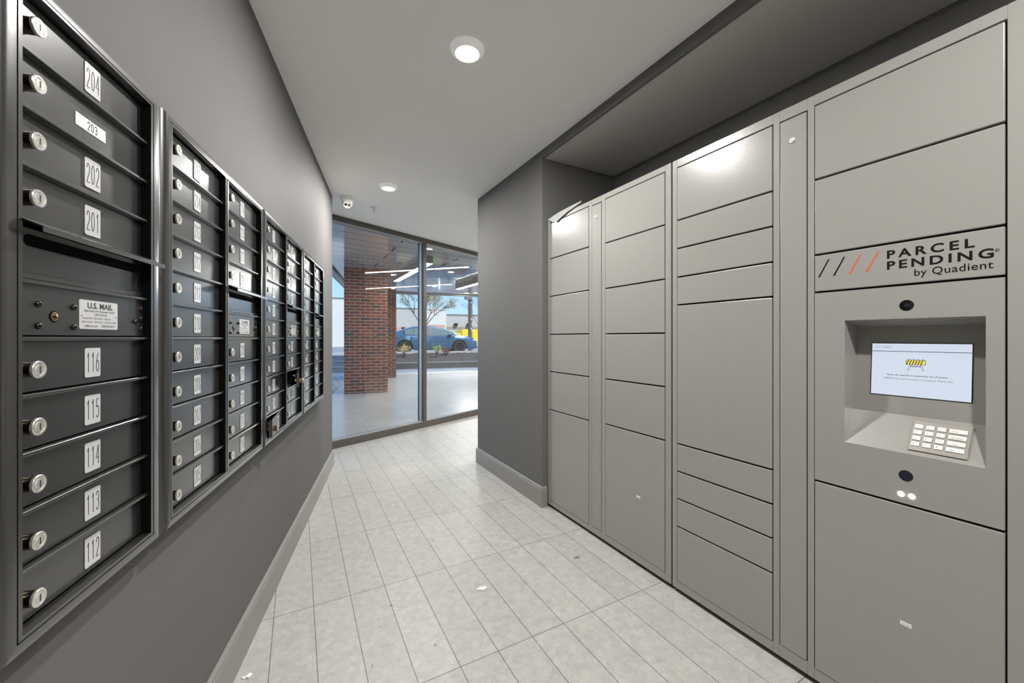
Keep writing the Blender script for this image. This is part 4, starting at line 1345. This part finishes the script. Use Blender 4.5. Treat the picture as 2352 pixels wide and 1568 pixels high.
# ---- blue sedan
def car():
    root = empty('sedan_car', EW(3.50, 21.52, 0.44), EA)
    Wd = 0.92
    XR, XF, WR = -1.41, 1.415, 0.345
    # stations along the car (x back -> front): x, belt z, roof z, half width factor
    prof = [(-2.44, 0.72, 0.76, .80), (-2.40, 0.92, 1.00, .86), (-2.28, 0.97, 1.085, .90), (-2.05, 0.985, 1.115, .94), (-1.85, 0.985, 1.145, .96),
            (-1.65, 0.985, 1.215, .98), (-1.42, 0.98, 1.300, 1.0), (-1.20, 0.975, 1.365, 1.0), (-0.95, 0.965, 1.412, 1.0), (-0.60, 0.955, 1.440, 1.0), (-0.25, 0.945, 1.446, 1.0), (-0.16, 0.943, 1.446, 1.0),
            (0.05, 0.94, 1.435, 1.0), (0.35, 0.935, 1.395, 1.0), (0.65, 0.93, 1.310, 1.0), (0.95, 0.925, 1.185, .99), (1.17, 0.92, 1.065, .985), (1.30, 0.915, 0.985, .98), (1.42, 0.91, 0.965, .975), (1.70, 0.88, 0.935, .96),
            (1.95, 0.835, 0.890, .93), (2.15, 0.78, 0.83, .89), (2.32, 0.70, 0.755, .82), (2.42, 0.60, 0.665, .74)]
    # refine for arches
    xs = [p[0] for p in prof]
    extra = []
    for xc in (XR, XF):
        for k in range(-6, 7):
            extra.append(xc + 0.40 * math.sin(k * PI / 12))
    def interp(x):
        for p, q_ in zip(prof[:-1], prof[1:]):
            if p[0] <= x <= q_[0]:
                t = (x - p[0]) / (q_[0] - p[0])
                return [p[i] + (q_[i] - p[i]) * t for i in range(4)]
        return list(prof[-1])
    allx = sorted(set([round(x, 4) for x in xs + extra]))
    allx = [allx[0]] + [b_ for a_, b_ in zip(allx[:-1], allx[1:]) if b_ - a_ > 0.012]
    body, glassm, dark = [], [], []
    secs = []
    for x in allx:
        _, zb_, zr, wf = interp(x)
        bot = 0.20 + (0.06 if abs(x) > 2.2 else 0)
        for xc in (XR, XF):
            d = x - xc
            if abs(d) <= 0.4001:
                bot = max(bot, 0.335 + math.sqrt(max(0, 0.40 ** 2 - d * d)))
        w = Wd * wf
        gh = max(0.0, min(1.0, (zr - zb_ - 0.05) / 0.35))
        roofw = w * (0.93 - 0.22 * gh)
        ztop = zr - 0.035 * gh - 0.01
        zm = max(bot + 0.005, 0.42)
        zs_ = max(bot + 0.01, 0.66)
        sec = [(w * .95, bot), (w * .985, zm), (w, min(zs_, zb_ - .06)), (w * .975, zb_ - 0.04), (w * .945, zb_), (roofw, ztop), (roofw * .80, zr - 0.006), (0, zr)]
        secs.append(sec)
    n = len(secs[0])
    verts = []
    for x, sec in zip(allx, secs):
        for s in (-1, 1):
            for y, z in sec:
                verts.append((x, s * y, z))
    def vid(i, s, k): return i * 2 * n + (n if s > 0 else 0) + k
    mb = MB()
    faces, mm = [], []
    for i in range(len(allx) - 1):
        xm = (allx[i] + allx[i + 1]) / 2
        for s in (-1, 1):
            for k in range(n - 1):
                q_ = (vid(i, s, k), vid(i + 1, s, k), vid(i + 1, s, k + 1), vid(i, s, k + 1))
                if s > 0: q_ = q_[::-1]
                faces.append(q_)
                m_ = 0
                if k >= 5 and (1.32 > xm > 0.40): m_ = 1         # windscreen
                if k >= 5 and (-1.95 < xm < -1.05): m_ = 1      # rear screen
                mm.append(m_)
    for i in (0, len(allx) - 1):
        q_ = [vid(i, -1, k) for k in range(n)] + [vid(i, 1, k) for k in range(n - 2, -1, -1)]
        faces.append(tuple(q_)); mm.append(0)
    mb.add(verts, faces)
    mb.m = mm
    mb.build('body', ['carblue', 'carglass'], root, smooth=True, smooth_angle=28)
    # side windows standing a hair off the body, with dark surround
    def side(s, x0, x1, inset, off, key, name):
        m2 = MB()
        steps = 14
        vv = []
        for j in range(steps + 1):
            x = x0 + (x1 - x0) * j / steps
            _, zb_, zr, wf = interp(x)
            w = Wd * wf
            gh = max(0.0, min(1.0, (zr - zb_ - 0.05) / 0.35))
            roofw = w * (0.93 - 0.22 * gh)
            ztop = zr - 0.035 * gh - 0.01
            y0_, z0_, y1_, z1_ = w * .945, zb_, roofw, ztop
            H_ = z1_ - z0_
            i0 = min(inset, H_ * .3)
            t0_, t1_ = i0 / max(H_, .01), 1 - (i0 + 0.015) / max(H_, .01)
            t1_ = max(t1_, t0_ + .02)
            for t in (t0_, t1_):
                vv.append((x, s * (y0_ + (y1_ - y0_) * t + off), z0_ + (z1_ - z0_) * t))
        ff = [(2 * j, 2 * j + 2, 2 * j + 3, 2 * j + 1) for j in range(steps)]
        if s > 0: ff = [q_[::-1] for q_ in ff]
        m2.add(vv, ff)
        return m2.build(name, key, root)
    for s in (-1, 1):
        side(s, -1.50, 1.13, 0.012, 0.004, 'carblack', 'window_surround')
        for x0, x1 in ((-1.40, -0.98), (-0.945, -0.17), (-0.03, 0.98)):
            side(s, x0, x1, 0.030, 0.008, 'carglass', 'side_window')
    # wheels
    for x in (XR, XF):
        for s in (-1, 1):
            wr = MB()
            xf = Matrix.Translation((x, s * 0.80, 0.335)) @ Matrix.Rotation(PI / 2 * s, 4, 'X')
            wr.lathe([(0.23, -0.10), (0.31, -0.105), (0.335, -0.08), (0.335, 0.08), (0.31, 0.105), (0.23, 0.10)], 0, 32, xf, cap=False)
            wo = wr.build('wheel', 'tyre', root, smooth=True, smooth_angle=40)
            rm = MB()
            rm.lathe([(0.235, 0.0), (0.235, -0.098), (0.215, -0.098), (0.20, -0.06), (0.06, -0.04), (0, -0.04)], 1, 32, xf, cap=False)
            for k in range(10):
                rm.box(0.03, 0.225, -0.012, 0.012, -0.090, -0.062, 0, 0.003, xf=xf @ Matrix.Rotation(k * PI / 5, 4, 'Z'))
            rm.lathe([(0.045, -0.06), (0.045, -0.094), (0, -0.096)], 0, 16, xf, cap=False)
            rm.build('rim', ['rim', 'carblack'], wo)
    for s in (-1, 1):
        mr = MB()
        mr.box(0.78, 0.98, s * 0.90, s * 1.06, 0.935, 1.055, 0, 0.03, 2)
        mr.box(0.84, 0.92, s * 0.86, s * 0.92, 0.925, 0.965, 1)
        mr.build('wing_mirror', ['carblue', 'carblack'], root)
        for x in (-0.78, 0.16):
            MB().box(x - 0.10, x + 0.10, s * 0.905, s * 0.935, 0.835, 0.865, 0, 0.008).build('door_handle', 'carblue', root)
        MB().box(1.98, 2.34, s * 0.62, s * 0.80, 0.665, 0.735, 0, 0.02).build('headlamp', 'lampglass', root)
        MB().box(-2.42, -2.18, s * 0.60, s * 0.815, 0.80, 0.90, 0, 0.02).build('tail_lamp', 'bred', root)
        MB().box(-0.97, 0.98, s * 0.865, s * 0.905, 0.20, 0.25, 0, 0.005).build('sill_trim', 'carblack', root)
    MB().prism([(-1.50, -0.015), (-1.32, -0.015), (-1.32, 0.015), (-1.50, 0.015)], 1.28, 1.385).build('roof_antenna', 'carblack', root)
    MB().box(2.22, 2.42, -0.66, 0.66, 0.27, 0.52, 0, 0.03).build('grille', 'carblack', root)
    MB().box(-2.1, 2.1, -0.78, 0.78, 0.24, 0.75).build('underbody', 'carblack', root)
    # steering wheel and front seats seen through the glass
    tag(root, 'blue four-door sedan parked on the road beyond the planting bed', 'car')
car()

# ---- buildings across the road
def building(x0, x1, y0, d, h, wall, label, stripes=(), cap=True, fit=()):
    r = empty('building', EW(x0, y0, 0.44), EA)
    MB().box(0, x1 - x0, 0, d, 0, h - 0.44).build('wall', wall, r)
    if cap:
        MB().box(-0.03, x1 - x0 + 0.03, -0.05, d, h - 0.44 - 0.11, h - 0.44).build('roof_edge', 'bcap', r)
    for (z0, z1, a, c, k) in stripes:
        MB().box(a, c, -0.03, 0.0, z0 - .44, z1 - .44).build('wall_band', k, r)
    for (a, z) in fit:
        MB().box(a, a + 0.35, -0.3, 0.0, z - .44, z - .44 + 0.3, 0, 0.02).build('wall_lamp', 'carblack', r)
    return tag(r, label, 'building', 'low pale buildings across the road')
building(-16, -0.6, 40, 12, 5.02, 'bwhite', 'big white building left of the brick pillar')
building(0.6, 5.9, 40.5, 4, 4.27, 'bgrey', 'grey block building seen left of the mullion behind the car', [(2.10, 2.35, 0, 4.2, 'bred')])
building(5.9, 8.05, 39.6, 4, 4.15, 'bwhite', 'narrow white building right behind the mullion', [(2.25, 2.60, 0.2, 2.0, 'bred'), (4.02, 4.13, 0, 2.0, 'bred')], cap=False)
building(8.05, 22, 40.5, 4, 3.73, 'bgrey', 'long low grey building with brown band at the right edge', [(2.18, 2.42, 0, 13.9, 'bstripe')], fit=((1.0, 2.5), (2.35, 2.5)))

# ---- yellow truck and white van far right
tr = empty('box_truck', EW(8.30, 34.0, 0.44), EA)
MB().box(0, 3.6, 0, 2.2, 0.42, 1.58, 0, 0.04).build('cargo_box', 'yellow', tr)
MB().box(-0.75, 0.0, 0.1, 2.1, 0.42, 1.25, 0, 0.12, 2).build('cab', 'yellow', tr)
MB().box(-0.70, -0.2, 0.07, 0.12, 0.88, 1.15).build('cab_window', 'carglass', tr)
for x in (-0.3, 2.8):
    MB().tube((x, 0.02, 0.36), (x, 2.18, 0.36), 0.36, 0.36, 0, 20).build('wheel', 'tyre', tr)
tag(tr, 'yellow box truck behind the utility pole at the far right', 'truck')
vn = empty('delivery_van', EW(7.2, 36.8, 0.44), EA)
MB().box(0, 1.05, 0, 1.7, 0.35, 1.32, 0, 0.08, 2).build('body', 'bwhite', vn)
MB().box(-0.85, 0.05, 0.05, 1.65, 0.35, 0.95, 0, 0.10, 2).build('bonnet', 'bwhite', vn)
MB().box(0.06, 0.5, -0.02, 0.03, 0.95, 1.22).build('side_window', 'carglass', vn)
for x in (-0.45, 0.75):
    MB().tube((x, 0.0, 0.33), (x, 1.7, 0.33), 0.33, 0.33, 0, 18).build('wheel', 'tyre', vn)
tag(vn, 'white van parked beyond the bonnet of the blue car', 'van')
